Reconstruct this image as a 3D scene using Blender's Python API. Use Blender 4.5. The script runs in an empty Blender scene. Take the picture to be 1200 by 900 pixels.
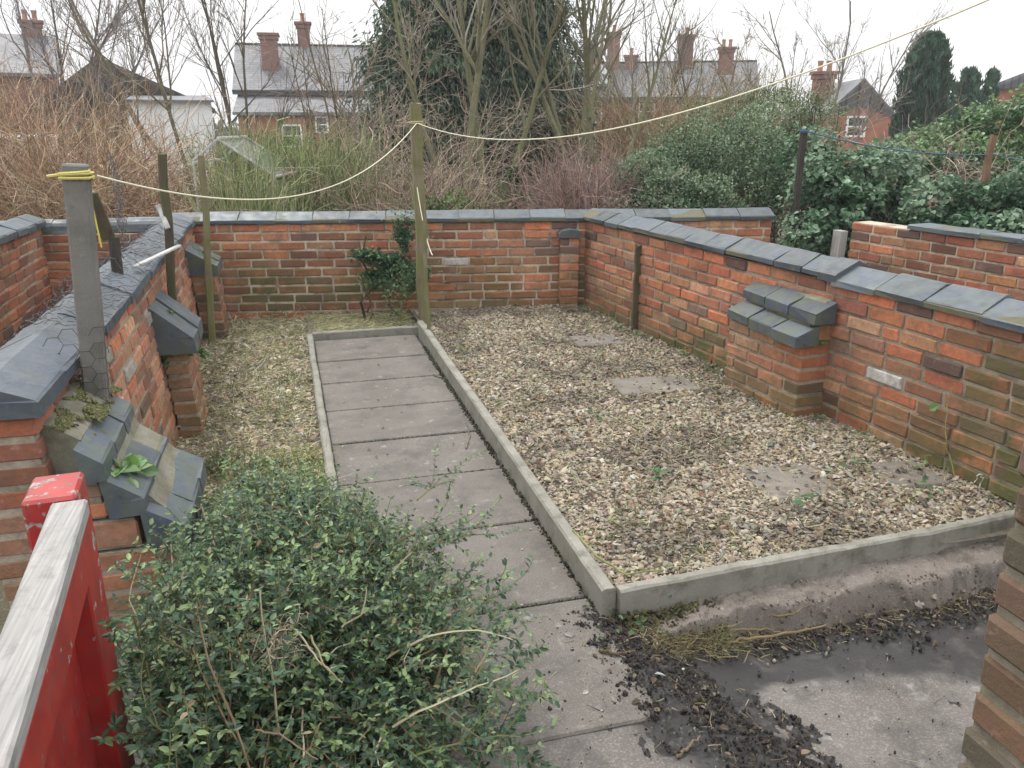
import bpy, math, random
import numpy as np
from mathutils import Vector, noise as mnoise

random.seed(11)
rng = np.random.default_rng(11)
R = math.radians
S = bpy.context.scene
COL = S.collection

# ------------------------------------------------------------------ camera
F_PX, H_CAM, PITCH, YAW = 950.0, 1.55, R(17.8), R(15.41)
cam_d = bpy.data.cameras.new("camera")
cam_d.sensor_width = 36.0
cam_d.lens = F_PX / 1200 * 36
cam_d.clip_start = 0.05
cam_d.clip_end = 2000
cam = bpy.data.objects.new("camera", cam_d)
cam.location = (0, 0, H_CAM)
cam.rotation_euler = (R(90) - PITCH, 0, -YAW)
COL.objects.link(cam)
S.camera = cam

# ------------------------------------------------------------------ world: overcast
SUN_EL, SUN_AZ = R(58), R(-28)          # azimuth from +Y towards +X
world = bpy.data.worlds.new("World")
S.world = world
world.use_nodes = True
nt = world.node_tree
nt.nodes.clear()
wo = nt.nodes.new("ShaderNodeOutputWorld")
bg = nt.nodes.new("ShaderNodeBackground")
sky = nt.nodes.new("ShaderNodeTexSky")
sky.sky_type = 'NISHITA'
sky.sun_disc = False
sky.sun_elevation = SUN_EL
sky.sun_rotation = SUN_AZ
sky.dust_density = 6
mixw = nt.nodes.new("ShaderNodeMix")
mixw.data_type = 'RGBA'
tcw = nt.nodes.new("ShaderNodeTexCoord")
cl = nt.nodes.new("ShaderNodeTexNoise")
cl.inputs['Scale'].default_value = 2.2
cl.inputs['Detail'].default_value = 5
ramp = nt.nodes.new("ShaderNodeValToRGB")
ramp.color_ramp.elements[0].position = 0.3
ramp.color_ramp.elements[0].color = (8.9, 9.0, 9.2, 1)
ramp.color_ramp.elements[1].position = 0.75
ramp.color_ramp.elements[1].color = (10.6, 10.65, 10.75, 1)
nt.links.new(tcw.outputs['Generated'], cl.inputs['Vector'])
nt.links.new(cl.outputs['Fac'], ramp.inputs['Fac'])
mixw.inputs[0].default_value = 0.9
nt.links.new(sky.outputs[0], mixw.inputs[6])
nt.links.new(ramp.outputs[0], mixw.inputs[7])
# overcast luminance rises from the horizon to the zenith
sep = nt.nodes.new("ShaderNodeSeparateXYZ")
nt.links.new(tcw.outputs['Generated'], sep.inputs[0])
zr = nt.nodes.new("ShaderNodeMapRange")
zr.inputs['To Min'].default_value = 0.72
zr.inputs['To Max'].default_value = 1.7
nt.links.new(sep.outputs['Z'], zr.inputs['Value'])
mulw = nt.nodes.new("ShaderNodeMix")
mulw.data_type = 'RGBA'
mulw.blend_type = 'MULTIPLY'
mulw.inputs[0].default_value = 1.0
nt.links.new(mixw.outputs[2], mulw.inputs[6])
nt.links.new(zr.outputs[0], mulw.inputs[7])
nt.links.new(mulw.outputs[2], bg.inputs['Color'])
bg.inputs['Strength'].default_value = 0.1
nt.links.new(bg.outputs[0], wo.inputs['Surface'])

sun_d = bpy.data.lights.new("sun", 'SUN')
sun_d.energy = 1.1
sun_d.angle = R(18)
sun_d.color = (1.0, 0.96, 0.9)
sun = bpy.data.objects.new("sun", sun_d)
sv = Vector((math.sin(SUN_AZ) * math.cos(SUN_EL), math.cos(SUN_AZ) * math.cos(SUN_EL), math.sin(SUN_EL)))
sun.rotation_euler = sv.to_track_quat('Z', 'Y').to_euler()
COL.objects.link(sun)

S.view_settings.view_transform = 'Standard'
S.view_settings.look = 'None'
S.view_settings.exposure = 0.72
S.view_settings.gamma = 1.0
S.view_settings.use_curve_mapping = False
S.render.engine = 'CYCLES'
S.cycles.max_bounces = 6
S.cycles.transparent_max_bounces = 8
S.cycles.use_denoising = True

# ------------------------------------------------------------------ projection helper (photo pixel -> world)
_fw = np.array([math.sin(YAW) * math.cos(PITCH), math.cos(YAW) * math.cos(PITCH), -math.sin(PITCH)])
_rt = np.array([math.cos(YAW), -math.sin(YAW), 0.0])
_up = np.cross(_rt, _fw)
_C = np.array([0, 0, H_CAM])


def ray(px, py):
    return _fw + _rt * (px - 600) / F_PX + _up * (450 - py) / F_PX


def at_z(px, py, z):
    d = ray(px, py)
    return _C + d * (z - H_CAM) / d[2]


def at_d(px, py, D):
    d = ray(px, py)
    return _C + d * D / math.hypot(d[0], d[1])


# ------------------------------------------------------------------ mesh helpers
WLOC = {}


def norm(v):
    return v / np.maximum(np.linalg.norm(v, axis=-1, keepdims=True), 1e-9)


def mesh_np(name, V, F4, F3, C, mat, parent=None, smooth=False):
    V = np.asarray(V, np.float64)
    if parent is None:
        org = np.array([(V[:, 0].min() + V[:, 0].max()) / 2, (V[:, 1].min() + V[:, 1].max()) / 2, V[:, 2].min()])
        off = org
    else:
        org = np.zeros(3)
        off = WLOC[parent.name]
    me = bpy.data.meshes.new(name)
    n4 = 0 if F4 is None else len(F4)
    n3 = 0 if F3 is None else len(F3)
    me.vertices.add(len(V))
    me.vertices.foreach_set("co", (V - off).astype(np.float32).ravel())
    loops, starts, s = [], [], 0
    if n4:
        loops.append(np.asarray(F4, np.int32).ravel())
        starts.append(np.arange(n4, dtype=np.int32) * 4)
        s = n4 * 4
    if n3:
        loops.append(np.asarray(F3, np.int32).ravel())
        starts.append(s + np.arange(n3, dtype=np.int32) * 3)
    loops = np.concatenate(loops)
    starts = np.concatenate(starts)
    me.loops.add(len(loops))
    me.loops.foreach_set("vertex_index", loops)
    me.polygons.add(len(starts))
    me.polygons.foreach_set("loop_start", starts)
    me.polygons.foreach_set("use_smooth", np.full(len(starts), smooth, bool))
    if C is not None:
        ca = me.color_attributes.new("Col", 'FLOAT_COLOR', 'POINT')
        ca.data.foreach_set("color", np.asarray(C, np.float32).ravel())
    me.update(calc_edges=True)
    me.validate()
    me.materials.append(mat)
    o = bpy.data.objects.new(name, me)
    COL.objects.link(o)
    if parent is None:
        o.location = org
        WLOC[o.name] = org
    else:
        o.parent = parent
        WLOC[o.name] = WLOC[parent.name]
    return o


def tag(o, label=None, cat=None, group=None, kind=None):
    if label:
        o["label"] = label
    if cat:
        o["category"] = cat
    if group:
        o["group"] = group
    if kind:
        o["kind"] = kind
    return o


def thing(name, loc, label, cat, group=None):
    o = bpy.data.objects.new(name, None)
    o.empty_display_size = 0.1
    COL.objects.link(o)
    o.location = loc
    WLOC[o.name] = np.array(loc, float)
    return tag(o, label, cat, group)


def _chamfer_template():
    sg = np.array([(a, b, c) for a in (-1, 1) for b in (-1, 1) for c in (-1, 1)], float)
    idx = {tuple(s): i for i, s in enumerate(sg.astype(int))}
    q, t = [], []
    for ax in range(3):
        o1, o2 = [a for a in range(3) if a != ax]
        for s in (-1, 1):
            f = []
            for a, b in ((-1, -1), (1, -1), (1, 1), (-1, 1)):
                k = [0, 0, 0]
                k[ax], k[o1], k[o2] = s, a, b
                f.append(3 * idx[tuple(k)] + ax)
            q.append(f)
        for a in (-1, 1):
            for b in (-1, 1):
                k = [0, 0, 0]
                k[o1], k[o2] = a, b
                k[ax] = -1
                i = idx[tuple(k)]
                k[ax] = 1
                j = idx[tuple(k)]
                q.append([3 * i + o1, 3 * i + o2, 3 * j + o2, 3 * j + o1])
    for i in range(8):
        t.append([3 * i, 3 * i + 1, 3 * i + 2])
    pos = np.zeros((24, 3))
    for i in range(8):
        for a in range(3):
            v = sg[i] * 0.8
            v[a] = sg[i][a]
            pos[3 * i + a] = v

    def fix(fs):
        out = []
        for f in fs:
            p = pos[f]
            n = np.cross(p[1] - p[0], p[2] - p[0])
            out.append(f if n @ p.mean(0) > 0 else f[::-1])
        return np.array(out)
    return sg, fix(q), fix(t)


CH_SG, CH_Q, CH_T = _chamfer_template()


def rotz(a):
    c, s = math.cos(a), math.sin(a)
    return np.array([[c, -s, 0], [s, c, 0], [0, 0, 1.0]])


def frame_from(axis, upv=(0, 0, 1)):
    z = np.array(axis, float)
    z /= np.linalg.norm(z)
    x = np.cross(np.array(upv, float), z)
    if np.linalg.norm(x) < 1e-4:
        x = np.cross((0, 1.0, 0), z)
    x /= np.linalg.norm(x)
    y = np.cross(z, x)
    return np.stack([x, y, z], 1)


class MB:
    def __init__(s):
        s.V, s.Q, s.T, s.C, s.n = [], [], [], [], 0

    def add(s, V, Q=None, T=None, col=(1, 1, 1, 0)):
        V = np.asarray(V, float)
        if Q is not None and len(Q):
            s.Q.append(np.asarray(Q) + s.n)
        if T is not None and len(T):
            s.T.append(np.asarray(T) + s.n)
        c = np.asarray(col, float)
        if c.ndim == 1:
            if len(c) == 3:
                c = np.append(c, 0)
            c = np.tile(c, (len(V), 1))
        elif c.shape[1] == 3:
            c = np.concatenate([c, np.zeros((len(c), 1))], 1)
        s.V.append(V)
        s.C.append(c)
        s.n += len(V)

    def boxes(s, Ce, Hf, ch=0.004, Rm=None, col=(1, 1, 1, 0)):
        """N chamfered boxes: centres, half sizes, chamfer, rotation (3x3 or Nx3x3)."""
        Ce = np.atleast_2d(np.asarray(Ce, float))
        N = len(Ce)
        Hf = np.broadcast_to(np.asarray(Hf, float), (N, 3))
        L = np.zeros((N, 24, 3))
        for a in range(3):
            m = np.ones(3)
            m[a] = 0
            L[:, a::3, :] = CH_SG[None] * (Hf[:, None, :] - m * ch)
        if Rm is None:
            Rm = np.eye(3)
        Rm = np.broadcast_to(np.asarray(Rm, float), (N, 3, 3))
        W = np.einsum('nij,nkj->nki', Rm, L) + Ce[:, None, :]
        o = (np.arange(N) * 24)[:, None, None]
        c = np.asarray(col, float)
        if c.ndim == 2:
            if c.shape[1] == 3:
                c = np.concatenate([c, np.zeros((N, 1))], 1)
            c = np.repeat(c, 24, 0)
        s.add(W.reshape(-1, 3), (CH_Q[None] + o).reshape(-1, 4), (CH_T[None] + o).reshape(-1, 3), c)

    def box(s, lo, hi, ch=0.004, col=(1, 1, 1, 0)):
        lo, hi = np.array(lo, float), np.array(hi, float)
        s.boxes([(lo + hi) / 2], [(hi - lo) / 2], ch, None, col)

    def bar(s, a, b, w, d, ch=0.003, upv=(0, 1, 0), col=(1, 1, 1, 0)):
        a, b = np.array(a, float), np.array(b, float)
        s.boxes([(a + b) / 2], [(w / 2, d / 2, np.linalg.norm(b - a) / 2)], ch, frame_from(b - a, upv), col)

    def tubes(s, P, Rad, sides=4, col=(1, 1, 1, 0), cap=False):
        P = np.asarray(P, float)
        if P.ndim == 2:
            P = P[None]
        N, k, _ = P.shape
        Rad = np.broadcast_to(np.asarray(Rad, float), (N, k))
        T = norm(np.gradient(P, axis=1))
        ref = np.where(np.abs(T[..., 2:3]) > 0.92, np.array([1.0, 0, 0]), np.array([0, 0, 1.0]))
        n1 = norm(np.cross(T, ref))
        n2 = np.cross(T, n1)
        an = np.arange(sides) * 2 * math.pi / sides
        V = P[:, :, None, :] + Rad[:, :, None, None] * (np.cos(an)[None, None, :, None] * n1[:, :, None, :] + np.sin(an)[None, None, :, None] * n2[:, :, None, :])
        i = np.arange(N)[:, None, None] * k * sides
        j = np.arange(k - 1)[None, :, None] * sides
        a = np.arange(sides)[None, None, :]
        b = (a + 1) % sides
        Q = np.stack([i + j + a, i + j + b, i + j + sides + b, i + j + sides + a], -1).reshape(-1, 4)
        Vv = V.reshape(-1, 3)
        c = np.asarray(col, float)
        if c.ndim == 2:
            c = np.repeat(c, k * sides, 0)
        elif c.ndim == 3:
            c = np.repeat(c.reshape(-1, c.shape[-1]), sides, 0)
        T3 = None
        if cap:
            T3 = []
            for n in range(N):
                for e in (0, k - 1):
                    b0 = n * k * sides + e * sides
                    for q in range(1, sides - 1):
                        T3.append([b0, b0 + q, b0 + q + 1] if e else [b0, b0 + q + 1, b0 + q])
        s.add(Vv, Q, T3, c)

    def leaves(s, P, D, Nn, L, W, col, fold=0.15, droop=0.1):
        P, D, Nn = np.asarray(P, float), norm(np.asarray(D, float)), np.asarray(Nn, float)
        N = len(P)
        Sd = norm(np.cross(D, Nn))
        Nn = np.cross(Sd, D)
        L = np.broadcast_to(np.asarray(L, float), (N,))[:, None]
        W = np.broadcast_to(np.asarray(W, float), (N,))[:, None]
        v0 = P
        l1 = P + D * L * .32 + Sd * W * .5 + Nn * W * fold
        l2 = P + D * L * .7 + Sd * W * .38 + Nn * (W * fold - L * droop * .5)
        tp = P + D * L - Nn * L * droop
        r2 = P + D * L * .7 - Sd * W * .38 + Nn * (W * fold - L * droop * .5)
        r1 = P + D * L * .32 - Sd * W * .5 + Nn * W * fold
        V = np.stack([v0, l1, l2, tp, r2, r1], 1).reshape(-1, 3)
        o = (np.arange(N) * 6)[:, None]
        Q = np.concatenate([o + [[0, 3, 2, 1]], o + [[0, 5, 4, 3]]], 0)
        c = np.asarray(col, float)
        if c.ndim == 2:
            c = np.repeat(c, 6, 0)
        s.add(V, Q, None, c)

    def prism(s, prof, o, u, v, w, length, col=(1, 1, 1, 0)):
        """closed profile (list of 2-D points) in axes u,v at origin o, extruded along w."""
        o, u, v, w = [np.array(x, float) for x in (o, u, v, w)]
        P = np.array([o + u * a + v * b for a, b in prof])
        n = len(P)
        ctr = P.mean(0)
        V = np.concatenate([P, P + w * length, [ctr], [ctr + w * length]])
        Q = [[i, (i + 1) % n, n + (i + 1) % n, n + i] for i in range(n)]
        T = [[2 * n, (i + 1) % n, i] for i in range(n)] + [[2 * n + 1, n + i, n + (i + 1) % n] for i in range(n)]
        area = sum(prof[i][0] * prof[(i + 1) % n][1] - prof[(i + 1) % n][0] * prof[i][1] for i in range(n))
        if (area > 0) != (np.dot(np.cross(u, v), w) > 0):
            Q = [q[::-1] for q in Q]
            T = [t[::-1] for t in T]
        else:
            pass
        s.add(V, Q, T, col)

    def grid(s, X, Y, Z, col=(1, 1, 1, 0)):
        ny, nx = X.shape
        V = np.stack([X, Y, Z], -1).reshape(-1, 3)
        i = np.arange(ny - 1)[:, None] * nx + np.arange(nx - 1)[None]
        Q = np.stack([i, i + 1, i + nx + 1, i + nx], -1).reshape(-1, 4)
        s.add(V, Q, None, col)

    def rocks(s, P, Sc, col):
        P = np.asarray(P, float)
        N = len(P)
        g = (1 + 5 ** .5) / 2
        B = norm(np.array([(-1, g, 0), (1, g, 0), (-1, -g, 0), (1, -g, 0), (0, -1, g), (0, 1, g), (0, -1, -g), (0, 1, -g), (g, 0, -1), (g, 0, 1), (-g, 0, -1), (-g, 0, 1)], float))
        T = np.array([(0, 11, 5), (0, 5, 1), (0, 1, 7), (0, 7, 10), (0, 10, 11), (1, 5, 9), (5, 11, 4), (11, 10, 2), (10, 7, 6), (7, 1, 8), (3, 9, 4), (3, 4, 2), (3, 2, 6), (3, 6, 8), (3, 8, 9), (4, 9, 5), (2, 4, 11), (6, 2, 10), (8, 6, 7), (9, 8, 1)])
        V = B[None] * (1 + rng.normal(0, .14, (N, 12, 1))) * np.asarray(Sc)[:, None, :]
        q = norm(rng.normal(0, 1, (N, 4)))
        tilt = rng.normal(0, .35, (N, 2))
        a = rng.uniform(0, 6.283, N)
        ca, sa = np.cos(a), np.sin(a)
        x = V[..., 0] * ca[:, None] - V[..., 1] * sa[:, None]
        y = V[..., 0] * sa[:, None] + V[..., 1] * ca[:, None]
        z = V[..., 2] + x * tilt[:, :1] + y * tilt[:, 1:]
        W = np.stack([x, y, z], -1) + P[:, None]
        s.add(W.reshape(-1, 3), None, (T[None] + (np.arange(N) * 12)[:, None, None]).reshape(-1, 3), np.repeat(np.asarray(col), 12, 0))

    def merge(s, o):
        s.V += o.V
        s.C += o.C
        s.Q += [q + s.n for q in o.Q]
        s.T += [t + s.n for t in o.T]
        s.n += o.n

    def build(s, name, mat, parent=None, smooth=False):
        V = np.concatenate(s.V)
        Q = np.concatenate(s.Q) if s.Q else None
        T = np.concatenate(s.T) if s.T else None
        return mesh_np(name, V, Q, T, np.concatenate(s.C), mat, parent, smooth)


def vary(base, n, v=.15, hue=.05):
    b = np.array(base, float)[None] * np.clip(rng.normal(1, v, (n, 1)), .35, 1.8) * np.clip(rng.normal(1, hue, (n, 3)), .6, 1.5)
    return np.clip(np.concatenate([b, np.zeros((n, 1))], 1), 0.003, .95)


def pick(palette, n, w=None, v=.15, hue=.04):
    p = np.array(palette, float)
    i = rng.choice(len(p), n, p=None if w is None else np.array(w) / np.sum(w))
    b = p[i] * np.clip(rng.normal(1, v, (n, 1)), .4, 1.7) * np.clip(rng.normal(1, hue, (n, 3)), .7, 1.4)
    return np.clip(np.concatenate([b, np.zeros((n, 1))], 1), .003, .95)


def sstep(a, b, x):
    t = np.clip((x - a) / (b - a), 0, 1)
    return t * t * (3 - 2 * t)


def fbm(x, y, z=0.0, oct=3):
    return mnoise.fractal(Vector((x, y, z)), 1.0, 2.0, oct)


# ------------------------------------------------------------------ materials
def new_mat(name):
    m = bpy.data.materials.new(name)
    m.use_nodes = True
    n = m.node_tree
    n.nodes.clear()
    out = n.nodes.new("ShaderNodeOutputMaterial")
    p = n.nodes.new("ShaderNodeBsdfPrincipled")
    n.links.new(p.outputs[0], out.inputs[0])
    return m, n, p, out


def nd(n, typ, **kw):
    x = n.nodes.new(typ)
    for k, v in kw.items():
        if k in x.inputs:
            x.inputs[k].default_value = v
        else:
            setattr(x, k, v)
    return x


def noise_fac(n, scale, lo=.35, hi=.65, detail=4, rough=.6, vec=None):
    if vec is None:
        vec = nd(n, "ShaderNodeNewGeometry").outputs['Position']
    t = nd(n, "ShaderNodeTexNoise", Scale=scale, Detail=detail, Roughness=rough)
    n.links.new(vec, t.inputs['Vector'])
    mr = nd(n, "ShaderNodeMapRange")
    mr.inputs['From Min'].default_value = lo
    mr.inputs['From Max'].default_value = hi
    n.links.new(t.outputs['Fac'], mr.inputs['Value'])
    return mr.outputs[0]


def mix(n, fac, a, b, blend='MIX'):
    m = n.nodes.new("ShaderNodeMix")
    m.data_type = 'RGBA'
    m.blend_type = blend
    for k, v in ((0, fac), (6, a), (7, b)):
        if hasattr(v, 'is_linked') or hasattr(v, 'links'):
            n.links.new(v, m.inputs[k])
        else:
            m.inputs[k].default_value = v if k == 0 else (tuple(v) + (1,) if len(v) == 3 else v)
    return m.outputs[2]


def math_n(n, op, a, b):
    m = n.nodes.new("ShaderNodeMath")
    m.operation = op
    m.use_clamp = True
    for k, v in ((0, a), (1, b)):
        if hasattr(v, 'links'):
            n.links.new(v, m.inputs[k])
        else:
            m.inputs[k].default_value = v
    return m.outputs[0]


def bump(n, p, fac, strength=.3, dist=.01):
    b = nd(n, "ShaderNodeBump", Strength=strength, Distance=dist)
    n.links.new(fac, b.inputs['Height'])
    n.links.new(b.outputs[0], p.inputs['Normal'])


def attr_col(n):
    a = nd(n, "ShaderNodeAttribute")
    a.attribute_name = "Col"
    return a


def mat_brick(name, soot=.35, moss=(.092, .09, .030), rough=.85):
    m, n, p, _ = new_mat(name)
    a = attr_col(n)
    c = a.outputs['Color']
    c = mix(n, noise_fac(n, 38, .35, .7), c, mix(n, .55, c, (.10, .075, .065)))
    c = mix(n, math_n(n, 'MULTIPLY', noise_fac(n, 9, .5, .72), soot), c, (.055, .045, .04))
    c = mix(n, math_n(n, 'MULTIPLY', noise_fac(n, 26, .58, .70, 8, .75), .45), c, (.48, .37, .29))
    c = mix(n, math_n(n, 'MULTIPLY', noise_fac(n, 4.2, .56, .68, 8, .75), .25), c, (.45, .37, .30))
    mf = math_n(n, 'MULTIPLY', a.outputs['Alpha'], noise_fac(n, 9, .22, .52, 6))
    c = mix(n, math_n(n, 'MULTIPLY', noise_fac(n, 1.9, .45, .68, 9, .72), .4), c, (.075, .06, .045))
    c = mix(n, mf, c, moss)
    n.links.new(c, p.inputs['Base Color'])
    p.inputs['Roughness'].default_value = rough
    bump(n, p, noise_fac(n, 70, .2, .8, 6, .7), .55, .006)
    return m


def mat_attr(name, rough=.7, nscale=20, dark=.35, bscale=60, bstr=.3, bdist=.004, spec=.4, moss=None, transl=0):
    m, n, p, out = new_mat(name)
    a = attr_col(n)
    c = a.outputs['Color']
    if dark:
        c = mix(n, math_n(n, 'MULTIPLY', noise_fac(n, nscale, .4, .7, 6), dark), c, (.02, .018, .015))
    if moss:
        mf = math_n(n, 'MULTIPLY', a.outputs['Alpha'], noise_fac(n, 14, .42, .6, 6))
        c = mix(n, mf, c, moss)
    n.links.new(c, p.inputs['Base Color'])
    p.inputs['Roughness'].default_value = rough
    p.inputs['Specular IOR Level'].default_value = spec
    if bstr:
        bump(n, p, noise_fac(n, bscale, .2, .8, 5), bstr, bdist)
    if transl:
        t = nd(n, "ShaderNodeBsdfTranslucent")
        n.links.new(c, t.inputs['Color'])
        ms = nd(n, "ShaderNodeMixShader")
        ms.inputs[0].default_value = transl
        n.links.new(p.outputs[0], ms.inputs[1])
        n.links.new(t.outputs[0], ms.inputs[2])
        n.links.new(ms.outputs[0], out.inputs[0])
    return m


def mat_concrete(name, c0, c1, dirt=(.05, .045, .04), dirt_amt=.6, sc=1.0, rough=.85, speck=.35, wet=True, damp=False):
    m, n, p, _ = new_mat(name)
    c = mix(n, noise_fac(n, 3.2 * sc, .35, .65, 6), c0, c1)
    c = mix(n, math_n(n, 'MULTIPLY', noise_fac(n, 190 * sc, .5, .66, 3), speck), c, (.42, .40, .37))
    c = mix(n, math_n(n, 'MULTIPLY', noise_fac(n, 130 * sc, .54, .68, 3), speck), c, (.05, .045, .04))
    c = mix(n, math_n(n, 'MULTIPLY', noise_fac(n, 17 * sc, .60, .72, 6), .5), c, (.34, .335, .31))
    d = math_n(n, 'MULTIPLY', noise_fac(n, 5.5 * sc, .5, .68, 8, .7), dirt_amt)
    c = mix(n, d, c, dirt)
    if damp:
        dm_ = math_n(n, 'MULTIPLY', attr_col(n).outputs['Alpha'], noise_fac(n, 7, .12, .48, 8, .7))
        c = mix(n, dm_, c, (.026, .0235, .023))
        d = math_n(n, 'MAXIMUM', d, dm_)
    n.links.new(c, p.inputs['Base Color'])
    if wet:
        mr = nd(n, "ShaderNodeMapRange")
        mr.inputs['To Min'].default_value = rough
        mr.inputs['To Max'].default_value = rough - .35
        n.links.new(d, mr.inputs['Value'])
        n.links.new(mr.outputs[0], p.inputs['Roughness'])
    else:
        p.inputs['Roughness'].default_value = rough
    bump(n, p, noise_fac(n, 130 * sc, .2, .8, 6, .7), .5, .004)
    return m


def mat_wood(name, c0, c1, axis_scale=(60, 60, 4), moss=None, rough=.85):
    m, n, p, _ = new_mat(name)
    g = nd(n, "ShaderNodeTexCoord").outputs['Object']
    mp = nd(n, "ShaderNodeMapping")
    mp.inputs['Scale'].default_value = axis_scale
    n.links.new(g, mp.inputs['Vector'])
    f = noise_fac(n, 1.0, .32, .68, 6, .65, mp.outputs[0])
    c = mix(n, f, c0, c1)
    c = mix(n, math_n(n, 'MULTIPLY', noise_fac(n, 6, .5, .7), .5), c, tuple(x * .45 for x in c0))
    if moss:
        c = mix(n, math_n(n, 'MULTIPLY', noise_fac(n, 7, .4, .6, 5), .8), c, moss)
    n.links.new(c, p.inputs['Base Color'])
    p.inputs['Roughness'].default_value = rough
    bump(n, p, f, .6, .004)
    return m


M_BRICK = mat_brick("brick_face")
def mat_mortar(name):
    m, n, p, _ = new_mat(name)
    a = attr_col(n)
    c = a.outputs['Color']
    c = mix(n, math_n(n, 'MULTIPLY', noise_fac(n, 5, .46, .62, 7, .7), .8), c, (.10, .085, .07))
    c = mix(n, math_n(n, 'MULTIPLY', noise_fac(n, 45, .5, .7), .5), c, (.20, .17, .13))
    c = mix(n, math_n(n, 'MULTIPLY', a.outputs['Alpha'], noise_fac(n, 9, .25, .55, 6)), c, (.12, .12, .045))
    n.links.new(c, p.inputs['Base Color'])
    p.inputs['Roughness'].default_value = .95
    bump(n, p, noise_fac(n, 90, .2, .8, 6, .7), .7, .006)
    return m


M_MORTAR = mat_mortar("mortar")
M_BLUE = mat_attr("blue_engineering_brick", .40, 18, .5, 55, .25, .004, .5, (.09, .11, .035))
def mat_coping(name):
    m, n, p, _ = new_mat(name)
    a = attr_col(n)
    c = a.outputs['Color']
    c = mix(n, math_n(n, 'MULTIPLY', noise_fac(n, 7, .42, .68, 7, .7), .3), c, (.12, .135, .15))
    c = mix(n, math_n(n, 'MULTIPLY', noise_fac(n, 34, .58, .70, 7, .7), .35), c, (.22, .23, .22))
    c = mix(n, math_n(n, 'MULTIPLY', noise_fac(n, 21, .56, .7, 7, .7), .7), c, (.022, .024, .026))
    c = mix(n, math_n(n, 'MULTIPLY', a.outputs['Alpha'], noise_fac(n, 14, .42, .6, 6)), c, (.09, .11, .035))
    n.links.new(c, p.inputs['Base Color'])
    r = nd(n, "ShaderNodeMapRange")
    r.inputs['To Min'].default_value = .32
    r.inputs['To Max'].default_value = .65
    n.links.new(noise_fac(n, 12, .35, .65, 5), r.inputs['Value'])
    n.links.new(r.outputs[0], p.inputs['Roughness'])
    bump(n, p, noise_fac(n, 60, .2, .8, 6, .7), .35, .004)
    return m


M_BLUE = mat_coping("blue_engineering_brick")
M_LEAF = mat_attr("leaf", .42, 20, 0, 0, 0, 0, .5, None, .3)
M_LEAFD = mat_attr("leaf_matt", .65, 20, 0, 0, 0, 0, .35, None, .25)
M_BARK = mat_attr("bark", .9, 30, .35, 60, .5, .006, .2, (.14, .15, .05))
M_TWIG = mat_attr("twig", .85, 20, 0, 0, 0, 0, .25)
M_PEB = mat_attr("pebble", .75, 90, .25, 0, 0, 0, .35)
M_STRAW = mat_attr("straw", .8, 20, 0, 0, 0, 0, .25, None, .1)
M_PATH = mat_concrete("path_concrete", (.102, .090, .077), (.142, .127, .111), (.042, .036, .031), .75, 1.0, .85, .24)
M_SUNK = mat_concrete("sunk_slab", (.13, .112, .09), (.19, .165, .135), (.06, .05, .04), .75, 1.5)
M_YARD = mat_concrete("yard_concrete", (.100, .087, .077), (.14, .125, .112), (.036, .032, .029), .75, .8, .85, .28, damp=True)
M_HAUNCH = mat_concrete("haunch_concrete", (.12, .098, .08), (.17, .146, .124), (.04, .035, .025), .9, 1.6)
M_EDGE = mat_concrete("edging_concrete", (.185, .177, .145), (.26, .25, .212), (.065, .066, .04), .75, 2.0, .85, .25)
M_POSTC = mat_concrete("post_concrete", (.125, .117, .105), (.18, .17, .155), (.07, .07, .05), .6, 2.2, .9, .25)
M_SOIL = mat_concrete("bare_soil", (.075, .06, .045), (.12, .10, .075), (.04, .032, .025), .6, 2, .95, .3)
M_MUD = mat_concrete("wet_mud", (.014, .012, .011), (.022, .019, .017), (.007, .006, .006), .8, 3, .58, .05)
M_GRAVBED = mat_concrete("gravel_fines", (.16, .125, .085), (.24, .2, .145), (.07, .055, .04), .6, 4, .95, .5)
M_WOOD = mat_wood("old_wood", (.13, .105, .06), (.21, .18, .115), (70, 70, 5), (.13, .14, .04))
M_WOODD = mat_wood("dark_wood", (.045, .032, .022), (.10, .075, .05), (70, 70, 5), (.07, .075, .025))
M_WOODG = mat_wood("grey_wood", (.26, .25, .235), (.40, .39, .37), (70, 70, 5))
M_BLACKW = mat_wood("black_wood", (.02, .017, .015), (.045, .037, .03), (70, 70, 5))
M_WHITE = mat_wood("peeling_white_paint", (.30, .295, .28), (.55, .55, .53), (30, 30, 9))


# ------------------------------------------------------------------ ground
def ground_z(x, y):
    r = math.hypot(x, y)
    if y < 8.2 and abs(x) < 12:
        base = -.12
    else:
        base = -.12
    d = max(0.0, r - 12)
    return base - min(d, 34) * .075 + (0.05 * fbm(x * .35, y * .35) if r > 9 else 0)


g = MB()
tt = np.linspace(-1, 1, 121)
xs = np.sign(tt) * (np.abs(tt) * 30 + np.abs(tt) ** 6 * 700)
X, Y = np.meshgrid(xs, xs + 2)
Z = np.vectorize(ground_z)(X, Y)
g.grid(X, Y, Z)
M_GROUND = mat_concrete("ground_earth", (.07, .065, .035), (.12, .10, .06), (.05, .06, .025), .7, .5, .95, .2, False)
tag(g.build("ground", M_GROUND), kind="structure")

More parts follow.
